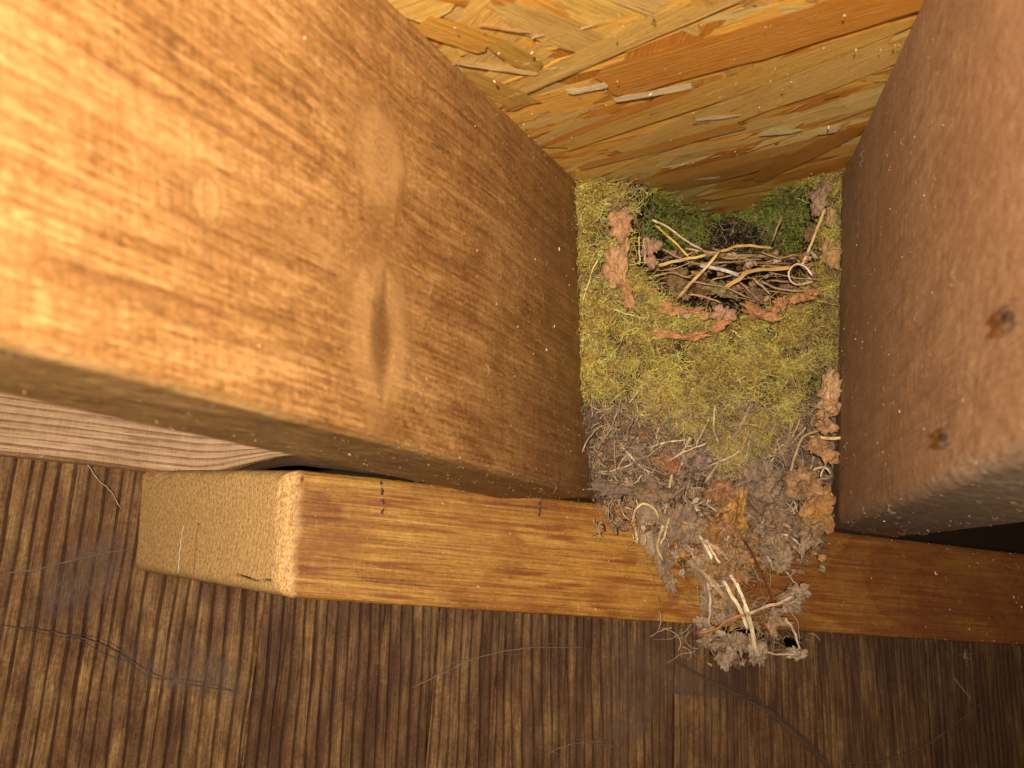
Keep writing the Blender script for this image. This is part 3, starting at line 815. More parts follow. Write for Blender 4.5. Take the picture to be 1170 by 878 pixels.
def col_g(px, py, cl, r):
    n = len(px); g = r.random(n)[:, None]
    c = np.array((.20, .34, .04))*(1-g)+np.array((.50, .56, .10))*g
    b_ = (r.random(n) < .15)[:, None]; c = np.where(b_, (.25, .15, .05), c)
    return np.clip(c*np.exp(r.normal(0, .3, n))[:, None], .01, .6)
moss(9000, acc_g, col_g, (.003, .008), .00015, 'green_moss', .006, 8)
# dull brown and grey fibres mixed through everything
def acc_b(px, py, r):
    top = np.interp(px, *TOPL)
    return (py > top+1) & (px > left_edge(py)) & (px < 962) & (r.random(len(px)) < np.where(py > low_edge(px)-4, .75, .16))
def col_b(px, py, cl, r):
    n = len(px); g = r.random(n)[:, None]
    c = np.array((.42, .29, .17))*(1-g)+np.array((.20, .12, .07))*g
    c = np.where((r.random(n) < .22)[:, None], (.42, .34, .26), c)
    return np.clip(c*np.exp(r.normal(0, .3, n))[:, None], .02, .7)
moss(12000, acc_b, col_b, (.003, .013), .00014, 'fine_root_fibres', .004, 12, curl=.8)

# --- stalks: each a part
def spline(pts, n=24):
    pts = np.array(pts, float); m = len(pts)
    if m == 2: t = np.linspace(0, 1, n)[:, None]; return pts[0]*(1-t)+pts[1]*t
    s = np.concatenate([[0], np.cumsum(np.linalg.norm(np.diff(pts, axis=0), axis=1))]); u = np.linspace(0, s[-1], n)
    out = np.zeros((n, pts.shape[1]))
    ext_ = np.vstack([2*pts[0]-pts[1], pts, 2*pts[-1]-pts[-2]])
    for q, x in enumerate(u):
        k = min(np.searchsorted(s, x, 'right')-1, m-2); t = (x-s[k])/(s[k+1]-s[k]+1e-12)
        p0, p1, p2, p3 = ext_[k:k+4]
        out[q] = .5*((2*p1)+(-p0+p2)*t+(2*p0-5*p1+4*p2-p3)*t*t+(-p0+3*p1-3*p2+p3)*t**3)
    return out
def stalk(name, pix, wpx, col, lift=.004, sharp=False, flat=.45, taper=.75, depth=None, parent=nest, mat=None, lab=None):
    """pix: (px,py[,extra depth]); lies just off the nest's face"""
    P3 = []
    for q, p in enumerate(pix):
        if depth is None:
            d = float(nest_d(p[0], p[1]))-lift if p[1] < 606 else base_d(p[0])-.013
        else: d = depth
        if len(p) > 2: d = d+p[2]
        P3.append(P(p[0], p[1], d))
    if sharp:
        out = []
        for a_, b_ in zip(P3[:-1], P3[1:]): out.append(spline([a_, b_], 14)[:-1])
        pts = np.vstack(out+[P3[-1][None]])
    else: pts = spline(P3, 34)
    n = len(pts); L = np.linalg.norm(np.diff(pts, axis=0), axis=1).sum()
    jit = np.stack([vn(np.arange(n)/5.+rng.uniform(0, 99), 0*np.arange(n), 0, q) for q in range(3)], -1)*.0003
    pts = pts+jit
    rad = wpx*.38*np.mean([np.linalg.norm(p-C0) for p in P3])/F0
    k = np.linspace(0, 1, n); rd = rad*(1-(1-taper)*k)*(1+.12*vn(k*14+rng.uniform(0, 50), 0*k))
    rd[0] *= .5; rd[-1] *= .5
    tg = np.gradient(pts, axis=0); tg /= np.linalg.norm(tg, axis=1, keepdims=True)+1e-9
    vw = pts-C0; vw /= np.linalg.norm(vw, axis=1, keepdims=True)
    a = np.cross(tg, vw); a /= np.linalg.norm(a, axis=1, keepdims=True)+1e-9; b = np.cross(tg, a)
    tw = rng.normal(0, .35)+.4*vn(k*3+rng.uniform(0, 50), 0*k)
    sides = 10; th = np.arange(sides)/sides*2*math.pi
    prof_a = np.cos(th)[None, :]; prof_b = (np.sin(th)*(1-.45*(np.cos(th*1)**2 < .1)))[None, :]*flat
    ca, sa = np.cos(tw)[:, None], np.sin(tw)[:, None]
    ring = a[:, None]*(prof_a*ca-prof_b*sa)[..., None]+b[:, None]*(prof_a*sa+prof_b*ca)[..., None]
    V_ = pts[:, None]+ring*rd[:, None, None]
    stripe = 1+.25*vn(th[None, :]*3+0*k[:, None]+rng.uniform(0, 50), k[:, None]*3, 0, 3)
    c = np.array(col)[None, None]*stripe[..., None]*(1+.25*vn(k*9+rng.uniform(0, 50), 0*k))[:, None, None]
    c[:2] *= .7; c[-2:] *= .7
    nv = n*sides
    V_ = np.vstack([V_.reshape(-1, 3), pts[:1], pts[-1:]]); Cl = np.vstack([c.reshape(-1, 3), col, col])
    j = np.arange(sides)
    tri = np.vstack([np.stack([(j+1) % sides, j, np.full(sides, nv)], -1), np.stack([nv-sides+j, nv-sides+(j+1) % sides, np.full(sides, nv+1)], -1)])
    o = mesh_obj(name, V_, [grid_faces(n, sides, True), tri], mat or M_straw, parent, attrs=dict(col=np.clip(Cl, .01, .9)))
    if lab: o['label'] = lab
    return o
TAN, PALE, GOLD, BRN, GREY = (.50, .32, .13), (.70, .54, .33), (.52, .31, .06), (.25, .14, .07), (.42, .33, .26)
IN_ = .002
def S_(pix, w_, c, **k): return stalk(k.pop('name', 'grass_stalk'), pix, w_, c, **k)
Dc = .375
S_([(774, 341), (824, 286)], 5, TAN, depth=.372, sharp=True)
S_([(822, 288), (848, 281), (883, 284)], 4.5, (.42, .25, .07), depth=.376)
S_([(745, 251), (766, 262), (785, 276), (803, 286)], 4.5, PALE, depth=.380)
S_([(749, 258), (770, 276), (786, 294)], 3.5, GOLD, depth=.379)
S_([(745, 305), (775, 298), (808, 292)], 5, (.50, .36, .12), depth=.374)
S_([(828, 293), (870, 293), (911, 296)], 5, (.30, .19, .09), depth=.388)
S_([(835, 299), (870, 301), (905, 302)], 4, (.17, .08, .04), depth=.388)
S_([(800, 304), (822, 308), (845, 315)], 6, (.46, .40, .33), depth=.376, name='twig')
S_([(826, 330), (843, 320), (858, 310), (905, 306)], 6, (.46, .28, .09), depth=.377, flat=.2, name='grass_blade')
S_([(943, 238), (929, 275), (915, 306)], 4.5, (.52, .38, .14), depth=.385)
S_([(951, 272), (943, 290), (935, 305)], 4, (.48, .33, .10), depth=.388)
S_([(894, 246), (888, 262), (882, 276)], 3, (.30, .17, .08), depth=.418)
S_([(929, 315), (920, 305), (908, 302.5), (901, 311), (904, 322), (914, 325), (929, 323)], 2.6, (.74, .56, .42), depth=.372, flat=.8, lab='pale curled grass stalk')
S_([(684, 294), (674, 318), (666, 346)], 2, (.58, .46, .16), depth=.352)
S_([(730, 270), (731, 303)], 3, (.42, .33, .14), depth=.362)
S_([(736, 272), (737, 303)], 3, (.45, .30, .16), depth=.362)
S_([(760, 352), (742, 336), (726, 318)], 2.5, (.45, .30, .1))
S_([(696, 352), (720, 360), (740, 366)], 2.2, (.55, .42, .16))
S_([(700, 330), (690, 345), (676, 372)], 2, (.52, .42, .16))
S_([(812, 375), (836, 386)], 2, PALE); S_([(834, 376), (848, 386)], 2, PALE)
S_([(880, 405), (905, 420), (922, 428)], 2.2, (.5, .38, .12))
S_([(757, 285), (790, 300), (820, 303)], 3, BRN, depth=.378); S_([(790, 322), (830, 330), (860, 342)], 3, (.28, .17, .09), depth=.376)
S_([(870, 322), (890, 330), (925, 334)], 3.5, (.27, .17, .1), depth=.376); S_([(742, 318), (765, 312), (790, 318)], 3, (.32, .22, .1), depth=.372)
S_([(860, 318), (880, 336)], 2.4, (.36, .24, .12), depth=.374); S_([(845, 322), (868, 345)], 2.2, (.3, .18, .1), depth=.374)
for q in range(38):
    a_ = rng.uniform(0, math.pi*2); x, y = rng.uniform(745, 920), rng.uniform(288, 348); l_ = rng.uniform(12, 38); an = rng.normal(0, .5)
    g = rng.random()
    S_([(x-l_*math.cos(an), y-l_*math.sin(an)*.6), (x, y+rng.normal(0, 3)), (x+l_*math.cos(an), y+l_*math.sin(an)*.6)], rng.uniform(1.2, 3.0), tuple(np.array(BRN)*(1-g)+np.array(TAN)*g), depth=.381+rng.uniform(-.004, .012))
# lower stalks
S_([(793, 490), (783, 512), (771, 530), (765, 560), (759, 588), (755, 606)], 4, (.50, .36, .19), lift=.007)
S_([(757, 600), (752, 617), (752, 628), (758, 641)], 5, (.58, .42, .18), depth=.361, flat=.3)
S_([(764, 592), (762, 605), (755, 622)], 3, (.60, .44, .2), depth=.360)
S_([(728, 621), (726, 605), (724, 590), (732, 577), (746, 580), (753, 592)], 3.6, (.60, .44, .2), depth=.362)
S_([(728, 620), (724, 617), (724, 610)], 2, (.6, .44, .2), depth=.362)
S_([(743, 512), (765, 505), (785, 502)], 2.8, (.6, .44, .25), lift=.008)
S_([(758, 460), (775, 480), (792, 497)], 4, (.36, .2, .08), lift=.008, name='twig')
S_([(857, 463), (845, 488), (830, 512), (818, 532), (805, 552)], 5, (.32, .2, .12), lift=.010, name='twig')
S_([(854, 494), (847, 515), (845, 534), (847, 560), (847, 590), (843, 615)], 4.5, (.48, .30, .12), lift=.011)
S_([(799, 612), (808, 628), (820, 650)], 5, (.74, .60, .38), depth=.366, flat=.25, lab='pale split straw'); S_([(806, 617), (815, 632), (823, 645)], 4, (.66, .50, .28), depth=.365, flat=.25)
S_([(826, 664), (836, 680), (846, 698), (855, 720)], 6, (.70, .55, .34), depth=.366, flat=.25); S_([(834, 657), (846, 676), (855, 700)], 5, (.72, .58, .38), depth=.366, flat=.25)
S_([(850, 690), (859, 715), (862, 738), (868, 752)], 7, (.50, .38, .24), depth=.367, flat=.35)
S_([(849, 617), (860, 634), (869, 653), (878, 675), (886, 694)], 3.4, (.11, .025, .015), depth=.368, flat=.9, name='twig', lab='thin dark red twig')
S_([(799, 726), (820, 718), (835, 707), (853, 702)], 6, (.40, .17, .06), depth=.364, flat=.5, name='twig'); S_([(853, 702), (875, 694), (890, 690), (906, 681)], 5, (.48, .33, .22), depth=.367, flat=.5, name='twig')
S_([(899, 653), (905, 662), (914, 672)], 2, (.4, .3, .22), depth=.376)
S_([(897, 706), (907, 722), (914, 742)], 3.5, (.46, .36, .28), depth=.376, name='twig')
S_([(872, 744), (890, 748), (912, 748)], 2.8, (.42, .32, .25), depth=.374, name='twig')
S_([(809, 665), (811, 690), (810, 716)], 4, (.42, .31, .2), depth=.366, flat=.3)
S_([(925, 500), (948, 501), (971, 501.5)], 5, (.60, .40, .18), depth=.377, flat=.5)
S_([(925, 546), (932, 536), (943, 535), (950, 542)], 4, (.50, .34, .2), depth=.378, flat=.4); S_([(950, 520), (942, 532), (938, 545)], 3, (.46, .33, .2), depth=.379)
S_([(902, 545), (908, 520), (920, 498), (940, 490)], 4, (.36, .24, .12), depth=.380, name='twig')
S_([(893, 610), (903, 614), (916, 624)], 3, (.45, .36, .28), depth=.374)
S_([(662, 530), (668, 508), (682, 492), (690, 486)], 2.2, (.36, .22, .12), depth=.352)
S_([(680, 541), (710, 536), (745, 534)], 3, (.42, .34, .18), lift=.006)
for q in range(85):
    x, y = rng.uniform(690, 945), rng.uniform(480, 600); l_ = rng.uniform(8, 26); an = rng.uniform(0, math.pi)
    if x < 720 and y > 560: continue
    g = rng.random()
    S_([(x-l_*math.cos(an), y-l_*math.sin(an)), (x+rng.normal(0, 4), y+rng.normal(0, 4)), (min(955, x+l_*math.cos(an)), min(610, y+l_*math.sin(an)))], rng.uniform(1., 2.8), tuple(np.array(BRN)*(1-g)+np.array((.55, .42, .27))*g), lift=rng.uniform(.006, .013), name='twig')

# --- dead leaves
def leaf(px, py, w_, h_, ang, col, d, tilt=(0, 0), crumple=1., seed=None, name='dead_leaf', parent=nest, lobes=.46, store=None):
    sd = rng.integers(1, 9999) if seed is None else seed
    if store is None and py > 480 and py < 604: d = d-.004
    n, m = (34, 64) if store is None else (9, 16)
    s = np.linspace(0, 1, n)[:, None]; th = np.linspace(0, 2*math.pi, m, endpoint=False)[None]
    rad = s*(1+.10*(s**3)*vn(np.cos(th)*26+sd, np.sin(th)*26, 0, 15)+lobes*.7*vn(np.cos(th)*3.1+sd, np.sin(th)*3.1, 0, 4)+lobes*.35*vn(np.cos(th)*9+sd, np.sin(th)*9, 0, 5))
    x, y = rad*np.cos(th), rad*np.sin(th)
    crumple = crumple*(.68 if store is None else 1)
    kq_ = .88 if py > 475 else .9; col = (min(.8, col[0]*kq_), min(.8, col[1]*kq_*.97), min(.8, col[2]*kq_*.92))
    ww, hh = w_/2*d/F0, h_/2*d/F0; sz = min(ww, hh)
    z = crumple*sz*(.55*fbm(x*1.3+sd, y*1.3, 0, 5, 3)+.28*fbm(x*4+sd, y*4, 0, 6, 3)+.35*np.abs(fbm(x*2.2+sd, y*2.2+5, 0, 7, 2))+.12*np.abs(fbm(x*8+sd, y*5, 0, 17, 3)))+sz*.4*(x*tilt[0]+y*tilt[1])
    z = z-.35*crumple*sz*s**3*np.sign(vn(sd*1.1, 2.2))
    X, Y = x*ww+.25*sz*crumple*fbm(x*2+sd, y*2, 3, 8, 2), y*hh+.25*sz*crumple*fbm(x*2+sd+9, y*2, 3, 9, 2)
    ca, sa = math.cos(ang), math.sin(ang); X, Y = X*ca-Y*sa, X*sa+Y*ca
    c0 = P(px, py, d)
    p = c0+X[..., None]*CAMR-Y[..., None]*CAMU+z[..., None]*CAMF
    vw = nrm(c0-C0)
    nrmv = np.cross(np.gradient(p, axis=0), np.roll(p, -1, 1)-p); nrmv /= np.linalg.norm(nrmv, axis=2, keepdims=True)+1e-12
    nrmv = np.where((nrmv @ vw)[..., None] > 0, nrmv, -nrmv)
    vein = np.abs(vn(x*7+y*2+sd, 0*x, 0, 2)) < .12
    c = np.array(col)[None, None]*(1+.45*fbm(x*2+sd, y*2, 0, 12, 3)+.45*fbm(x*11+sd, y*2.2, 0, 19, 3))[..., None]*(1-.22*vein)[..., None]
    gy_ = sstep(.0, .5, fbm(x*1.5+sd, y*1.5, 0, 29, 3))[..., None]*.25; c = c*(1-gy_)+c.mean(axis=2, keepdims=True)*np.array((1.05, 1.0, .88))*gy_
    c = c*(1-.25*s**6)[..., None]*np.array((1.06, .97, .84))
    V_ = np.vstack([p.reshape(-1, 3), (p+nrmv*.00012).reshape(-1, 3)]); C_ = np.vstack([c.reshape(-1, 3)]*2)
    g = grid_faces(n, m, True); j = np.arange(m); e = (n-1)*m
    F_ = np.vstack([g, g[:, ::-1]+n*m, np.stack([e+j, e+(j+1) % m, e+n*m+(j+1) % m, e+n*m+j], -1)])
    C_ = np.clip(C_, .01, .8)
    if store is not None:
        store.append((V_, F_, C_)); return
    return mesh_obj(name, V_, F_, M_leaf, parent, attrs=dict(col=C_))
OR, LB_, PK, GB_, OC = (.48, .25, .125), (.48, .29, .16), (.44, .28, .20), (.31, .22, .155), (.44, .25, .08)
leaf(708, 258, 25, 36, .2, LB_, .352); leaf(702, 306, 28, 44, -.1, LB_, .350); leaf(714, 285, 10, 26, .2, LB_, .354)
leaf(716, 336, 14, 34, -.35, (.44, .25, .10), .350); leaf(702, 236, 26, 16, -.5, (.24, .14, .08), .356)
leaf(744, 281, 20, 26, .3, PK, .366); leaf(744, 300, 14, 14, 0, PK, .364)
leaf(768, 354, 34, 15, .15, OR, .352, crumple=1.4); leaf(790, 356, 30, 10, -.15, OR, .352, crumple=1.4)
leaf(762, 383, 40, 12, .1, OR, .346, crumple=1.4); leaf(795, 384, 34, 10, -.12, OR, .346, crumple=1.4); leaf(822, 373, 30, 10, -.45, OR, .350, crumple=1.4)
leaf(866, 358, 40, 18, .3, OR, .366, crumple=1.4); leaf(892, 350, 26, 20, -1., OR, .366, crumple=1.4); leaf(915, 341, 34, 11, -.25, OR, .372, crumple=1.3); leaf(931, 334, 14, 8, 0, OR, .373)
leaf(825, 359, 26, 22, 0, PK, .356); leaf(803, 361, 12, 10, 0, LB_, .354); leaf(785, 362, 8, 5, 0, (.6, .5, .4), .350)
leaf(935, 230, 20, 32, .3, (.34, .23, .16), .392); leaf(942, 215, 14, 20, -.2, (.26, .16, .1), .394); leaf(948, 250, 12, 26, .1, (.40, .28, .14), .394); leaf(947, 290, 24, 34, 0, (.40, .27, .13), .391)
leaf(925, 268, 12, 20, .5, (.25, .14, .08), .396); leaf(948, 445, 26, 44, .15, (.52, .36, .22), .377); leaf(950, 466, 34, 26, -.2, (.52, .33, .18), .376); leaf(945, 488, 26, 18, .1, LB_, .378)
leaf(948, 520, 30, 20, .5, LB_, .379); leaf(934, 510, 26, 20, -.3, (.40, .25, .14), .378)
leaf(800, 330, 26, 26, .6, (.16, .08, .04), .382); leaf(862, 338, 24, 16, .2, (.20, .12, .07), .380); leaf(775, 322, 24, 30, .3, (.20, .14, .06), .380); leaf(822, 330, 40, 18, .4, (.26, .22, .10), .380, crumple=1.5)
leaf(835, 590, 34, 50, .3, OC, .370, crumple=1.2); leaf(822, 600, 38, 30, -.4, (.36, .19, .07), .371, crumple=1.3); leaf(822, 562, 34, 30, 0, (.33, .18, .1), .374); leaf(845, 575, 20, 40, .1, OC, .372)
leaf(932, 585, 40, 56, .1, (.40, .23, .09), .381, crumple=1.3); leaf(915, 555, 44, 40, .3, (.36, .23, .13), .381, crumple=1.3); leaf(880, 560, 46, 50, .3, (.30, .22, .17), .384, crumple=1.2)
leaf(870, 590, 50, 50, -.3, (.28, .20, .15), .384, crumple=1.2); leaf(865, 545, 44, 40, .3, (.30, .23, .18), .384); leaf(762, 530, 30, 24, .3, (.34, .16, .08), .372); leaf(801, 530, 20, 18, .1, (.28, .21, .19), .370, crumple=.6)
leaf(776, 512, 40, 34, .2, (.32, .23, .17), .375); leaf(700, 560, 50, 16, .12, (.20, .15, .12), .352); leaf(745, 562, 50, 26, .2, (.24, .17, .12), .364); leaf(725, 520, 30, 24, 0, (.27, .20, .16), .364)
# the hanging beard in front of the batten
leaf(743, 604, 34, 66, -.15, (.36, .27, .20), .364, crumple=.4, lobes=.2, seed=31); leaf(757, 640, 22, 46, -.25, (.32, .23, .16), .365, crumple=.5, seed=32)
leaf(776, 600, 42, 44, .4, (.32, .23, .18), .366, crumple=.5, seed=33); leaf(765, 665, 16, 30, -.2, (.36, .27, .2), .366, seed=34); leaf(772, 633, 10, 14, 0, (.36, .28, .24), .362)
leaf(795, 630, 32, 70, -.35, (.34, .25, .18), .367, crumple=.35, lobes=.2, seed=35); leaf(812, 655, 34, 80, -.3, (.33, .23, .15), .368, crumple=.4, lobes=.2, seed=36); leaf(824, 690, 34, 50, -.4, (.30, .22, .17), .369, crumple=.4, seed=37)
leaf(822, 650, 32, 56, .3, (.36, .22, .12), .366, crumple=1.2, seed=38); leaf(840, 640, 34, 44, -.4, (.38, .23, .12), .368, crumple=1.3, seed=39); leaf(834, 672, 22, 40, .1, (.34, .22, .13), .368, seed=40)
leaf(810, 612, 44, 36, .5, (.28, .19, .12), .370, crumple=1.2); leaf(850, 618, 40, 34, 0, (.30, .19, .11), .371, crumple=1.2); leaf(848, 650, 26, 30, .4, OC, .370, crumple=1.2)
leaf(885, 630, 34, 40, -.5, (.36, .27, .2), .372, crumple=1.3); leaf(897, 640, 22, 30, .1, (.40, .31, .24), .372, crumple=1.3); leaf(880, 612, 40, 26, .3, (.28, .2, .14), .374, crumple=1.3); leaf(925, 605, 34, 30, .3, (.36, .27, .19), .378, crumple=1.4)
leaf(905, 605, 30, 30, 0, (.30, .22, .16), .378, crumple=1.4); leaf(917, 624, 12, 24, .1, (.34, .27, .22), .376)
leaf(915, 678, 26, 20, .4, (.42, .33, .26), .374, crumple=1.3, seed=41); leaf(905, 692, 30, 22, -.8, (.42, .33, .27), .374, crumple=1.2, seed=42); leaf(898, 683, 24, 16, -.6, (.34, .22, .12), .375, crumple=1.4, seed=43)
leaf(885, 703, 16, 20, .2, (.34, .25, .18), .375); leaf(893, 712, 30, 10, .2, (.40, .26, .12), .376); leaf(881, 716, 10, 24, -.3, (.40, .28, .16), .376)
leaf(815, 733, 34, 16, .4, (.34, .27, .21), .368); leaf(828, 745, 20, 36, -.1, (.36, .28, .22), .369, crumple=1.1); leaf(845, 735, 22, 30, -.2, (.36, .27, .2), .369, crumple=1.1); leaf(862, 738, 26, 24, .8, (.42, .33, .26), .370, crumple=1.2)
leaf(868, 752, 18, 24, 0, (.34, .26, .20), .371, crumple=1.3); leaf(910, 747, 26, 14, .1, (.46, .37, .30), .376, crumple=1.3); leaf(801, 712, 18, 14, .4, (.44, .34, .27), .366, crumple=1.2); leaf(808, 722, 18, 10, -.3, (.42, .33, .26), .366)
for q in range(16):
    y = rng.uniform(610, 745); x = 790+ (y-610)*.45+rng.normal(0, 16); leaf(x, y, rng.uniform(4, 9), rng.uniform(16, 40), rng.normal(-.35, .35), tuple(np.array((.46, .34, .23))*rng.uniform(.6, 1.3)), .368+rng.uniform(-.004, .004), crumple=.6, lobes=.5, name='leaf_shred')
# crumbs of leaf and bark: nobody could count them
st = []
rl = np.random.default_rng(77)
for q in range(1300):
    u_ = rl.random()
    if u_ < .62: x, y = rl.uniform(683, 955), rl.uniform(478, 606)
    elif u_ < .86: x, y = np.clip(rl.normal(850, 45), 780, 940), rl.uniform(585, 655)
    elif u_ < .89: x, y = rl.normal(830, 14), rl.uniform(640, 760)
    else: x, y = rl.uniform(735, 935), rl.uniform(290, 350)
    if y < low_edge(x)-10 and y > 355: continue
    g = rl.random(); c = np.array((.46, .31, .20))*(1-g)+np.array((.17, .095, .05))*g
    if rl.random() < .18: c = np.array((.42, .24, .09))
    if rl.random() < .12: c = np.array((.50, .44, .38))
    if y > 600: d = base_d(x)-.006-rl.uniform(0, .013)
    elif y < 355: d = .384+rl.uniform(-.003, .012)
    else: d = float(nest_d(x, y))-rl.uniform(-.004, .0065)
    if x > 945 or x < 690: d += .003
    leaf(x, y, rl.uniform(3, 13), rl.uniform(3, 11), rl.uniform(0, 3), tuple(c*rl.uniform(.7, 1.15)), d, (rl.normal(0, 1.8), rl.normal(0, 1.8)), 1.2, lobes=.5, store=st)
o_ = 0; VV_, FF_, CC_ = [], [], []
for v_, f_, c_ in st: VV_.append(v_); FF_.append(f_+o_); CC_.append(c_); o_ += len(v_)
tag(mesh_obj('leaf_crumbs', np.concatenate(VV_), np.concatenate(FF_), M_deb, nest, attrs=dict(col=np.concatenate(CC_))), kind='stuff')
# loose hair-fine fibres dangling over the lower half
T = Tubes(); r = np.random.default_rng(5)
n = 2000; x = r.uniform(676, 955, n); y = r.uniform(455, 600, n)
k = r.random(n) < .22; x[k] = r.normal(840, 36, k.sum()); y[k] = r.uniform(600, 745, k.sum())
d = np.where(y < 605, nest_d(x, y)-r.uniform(.002, .010, n), base_d(x)-.008-r.uniform(0, .008, n))
p = PA(x, y, d); dr = r.normal(size=(n, 3)); dr /= np.linalg.norm(dr, axis=1, keepdims=True); pts = [p]
ax = r.normal(size=(n, 3)); bd_ = r.normal(0, .4, n)[:, None]; L = r.uniform(.004, .018, n)[:, None]
for q in range(8):
    dr = dr+np.cross(ax, dr)*bd_+r.normal(size=(n, 3))*.2-CAMF*.04; dr /= np.linalg.norm(dr, axis=1, keepdims=True); pts.append(pts[-1]+dr*L/8)
pts = np.stack(pts, 1); px_, py_, _ = project(pts[:, -1]); px2, py2, _ = project(pts[:, 4])
okk = (px_ > 676) & (px_ < 958) & (px2 > 676) & (px2 < 958); pts = pts[okk]; n = len(pts)
g = r.random(n)[:, None]; c = np.array((.60, .46, .31))*(1-g)+np.array((.30, .18, .10))*g
T.batch(pts, np.exp(r.normal(0, .35, n))[:, None]*np.linspace(.00018, .00008, 9)[None], c, 3)
tag(T.build('loose_fibres', M_straw, nest), kind='stuff')

# ------------------------------------------------------------------ small things lying about
def thread(name, pix, d_or_y, wpx, col, label, cat, mat=None, use_y=True, group=None, sub=0):
    T = Tubes()
    pts = [on_y(p[0], p[1], d_or_y) if use_y else P(p[0], p[1], d_or_y) for p in pix]
    pts = spline(pts, 50); rad = wpx*.34*np.linalg.norm(pts[25]-C0)/F0
    nn = len(pts); j = np.stack([fbm(np.arange(nn)/4.+random.random()*99, 0*np.arange(nn), 0, q, 3) for q in range(3)], -1)*.00035; j[:, 1] = -np.abs(j[:, 1])
    T.batch((pts+j)[None], np.full((1, nn), rad)*(1+.4*vn(np.arange(nn)/3., 0*np.arange(nn))), [col], 5)
    for q in range(sub):
        a_ = random.randrange(0, nn-12); b_ = min(nn-1, a_+random.randrange(8, 24)); s_ = pts[a_:b_]; mm = len(s_)
        off = np.sin(np.linspace(0, math.pi, mm))[:, None]*np.array((random.uniform(-.002, .002), -abs(random.gauss(0, .0006)), random.uniform(-.004, .004)))
        T.batch((s_+off)[None], np.full((1, mm), rad*.5), [col], 4)
    return tag(T.build(name, mat or M_straw), label, cat, group)
YF = YW-.0035
WC = (.30, .21, .16)
thread('cobweb_thread', [(0, 714), (60, 722), (120, 738), (175, 770), (215, 782), (270, 790)], YF, 1.4, (.11, .06, .04), 'dark dusty cobweb thread sagging across the lowest left boards', 'cobweb', sub=7)
thread('cobweb_thread', [(0, 656), (45, 650), (100, 636), (146, 628)], YF, 1.6, (.24, .16, .11), 'cobweb thread running to the lower corner of the batten end', 'cobweb', sub=5)
thread('cobweb_thread', [(470, 786), (505, 770), (545, 752), (600, 741), (665, 740)], YF, 1.3, WC, 'grey cobweb thread rising across the middle boards', 'cobweb', sub=5)
thread('cobweb_thread', [(765, 752), (800, 772), (845, 795), (880, 815), (915, 845), (950, 878), (975, 900)], YF-.001, 3.6, (.15, .095, .06), 'thick dusty cobweb strand slanting down right from below the hanging leaves', 'cobweb', sub=16)
thread('cobweb_thread', [(625, 862), (650, 851), (690, 848), (710, 862)], YF, 1.2, WC, 'short arched cobweb thread at the bottom edge', 'cobweb', sub=3)
thread('cobweb_thread', [(960, 873), (1010, 868), (1060, 850), (1120, 805)], YF, 1.2, (.24, .15, .10), 'faint cobweb thread low on the right boards', 'cobweb', sub=4)
thread('grass_fibre', [(98, 528), (112, 548), (125, 560), (138, 580)], YF-.001, 1.2, (.62, .5, .38), 'pale fine fibre hanging left of the batten end', 'fibre')
thread('grass_fibre', [(1090, 775), (1098, 785), (1108, 797)], YF, 1.3, (.5, .33, .18), 'short tan fibre on the right boards', 'fibre')
thread('grass_fibre', [(203, 655), (206, 625), (210, 600)], YB+.03, .9, (.7, .6, .45), 'upright pale hair on the sawn batten end', 'fibre')
# veils of dusty web on the boards
def veil(pix, label):
    pts = np.array(pix, float); c = pts.mean(0); K = 22
    cl = spline([tuple(p) for p in list(pix)+[pix[0]]], 60)[:-1]; m = len(cl)
    V_, A_ = [], []
    for s_ in np.linspace(0, 1, K):
        for p in cl:
            q = c+(p-c)*s_
            w_ = on_y(q[0], q[1], YF-.0012-.0018*(1-s_)); V_.append(w_); A_.append(1-sstep(.45, 1, s_))
    V_ = np.array(V_); V_[:, 1] += .0009*fbm(V_[:, 0]*160, V_[:, 2]*160, 0, 4, 3)
    o = mesh_obj('cobweb_sheet', V_, grid_faces(K, m, True), M_veil, attrs=dict(a=np.array(A_, float)))
    return tag(o, label, 'cobweb')
veil([(690, 712), (730, 706), (790, 720), (830, 760), (860, 800), (800, 790), (760, 800), (735, 850), (700, 890), (665, 880), (680, 800)], 'greyish dusty web sheet on the boards below the batten, left of the hanging leaves')
veil([(60, 640), (110, 600), (150, 590), (158, 640), (130, 690), (60, 720), (10, 700)], 'dusty web film on the boards at the left of the batten end')
veil([(150, 720), (240, 730), (300, 780), (280, 810), (180, 790), (110, 760)], 'thin dusty web film on the boards below the batten end')
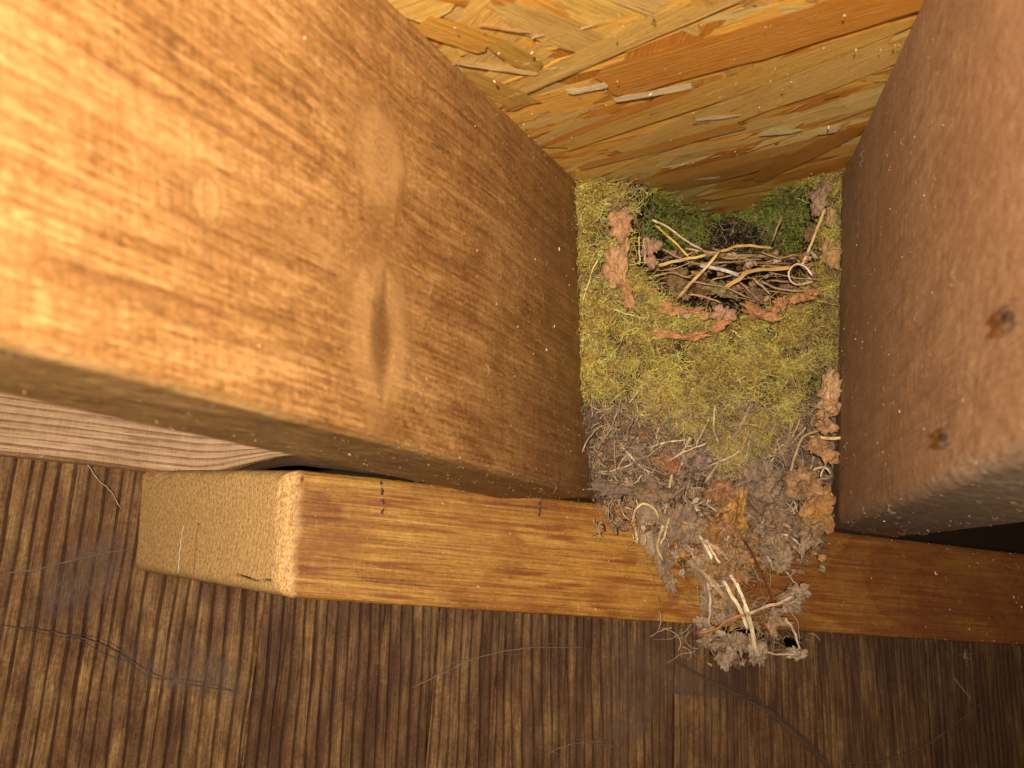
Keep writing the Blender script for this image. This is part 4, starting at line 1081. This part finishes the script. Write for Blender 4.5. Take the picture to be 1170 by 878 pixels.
# dried husks on the right rafter
fR = nrm(np.cross(RB0-RT0, rt+rbr)); fR = fR if np.dot(LT0-RT0, fR) > 0 else -fR
def rk(px, py): 
    q = on_plane(px, py, (RT0+RB0)/2, fR)
    i = np.argmin(((project(GR)[0]-px)**2+(project(GR)[1]-py)**2)+1e6*((((GR-GR.mean(1, keepdims=True)) @ fR) < 0))); return GR.reshape(-1, 3)[i]
def husk(px, py, size, label, legs=8):
    c = rk(px, py)+fR*size*.35
    e = empty('dried_spider', rk(px, py), label, 'spider', 'dried spiders on the right rafter')
    t1 = nrm(np.cross(fR, (0, 0, 1))); t2 = np.cross(fR, t1)
    # body: two joined lumps
    n, m = 20, 24; s_ = np.linspace(0, math.pi, n)[:, None]; th = np.linspace(0, 2*math.pi, m, endpoint=False)[None]
    prof = np.sin(s_)*(1-.35*np.exp(-((s_-1.9)/.25)**2)); rr_b = prof*size*.42*(1+.25*fbm(s_*3, np.cos(th)*2, np.sin(th)*2, 7, 3))
    ax = -np.cos(s_)*size*.8
    p = c+ax[..., None]*t1+(rr_b*np.cos(th))[..., None]*t2+(rr_b*np.sin(th)*.8)[..., None]*fR
    mesh_obj('body', p.reshape(-1, 3), grid_faces(n, m, True), M_deb, e, attrs=dict(col=np.tile((.035, .016, .009), (n*m, 1))))
    for q in range(legs):
        sd = 1 if q % 2 else -1; k = (q//2)-1.5
        a_ = c+t1*k*size*.2
        pts = spline([a_, a_+t2*sd*size*.6+t1*k*size*.35+fR*size*.35, a_+t2*sd*size*1.0+t1*k*size*.6-fR*size*.1, a_+t2*sd*size*.9+t1*k*size*.95-fR*size*.3], 14)
        T = Tubes(); T.batch(pts[None], np.linspace(.10, .03, 14)[None]*size, [(.06, .026, .012)], 5); T.build('leg', M_straw, e)
husk(1082, 499, .0019, 'small dried brown spider low on the right rafter, nearer the nest')
husk(1157, 362, .0019, 'small dried brown spider at the right edge of the picture, halfway up the rafter')
# splinter at the left rafter's upper edge
sp = Tubes()
for q in range(4):
    a_ = np.array(P(604+q, 172-q, .315)); b_ = np.array(P(616+q, 163+q, .318)); sp.batch(spline([a_, (a_+b_)/2+CAMU*.0004*q, b_], 8)[None], np.linspace(.0003, .0001, 8)[None], [(.7, .55, .42)], 5)
tag(sp.build('splinter', M_straw), 'pale splinter sticking out from the upper edge of the left rafter below the board', 'splinter')
sp = Tubes()
for q in range(12):
    c = on_y(1101, 751, YF-.001); d_ = rng.normal(size=3)*np.array((.004, .0012, .003)); d_[1] = -abs(d_[1])
    sp.batch(spline([c, c+d_*.5+np.array((0, -.0008, .001)), c+d_], 8)[None], np.full((1, 8), .0002), [(.42, .27, .12)], 5)
tag(sp.build('dry_moss_tuft', M_straw), 'tiny tan tuft caught on the boards just under the batten at the right', 'tuft')
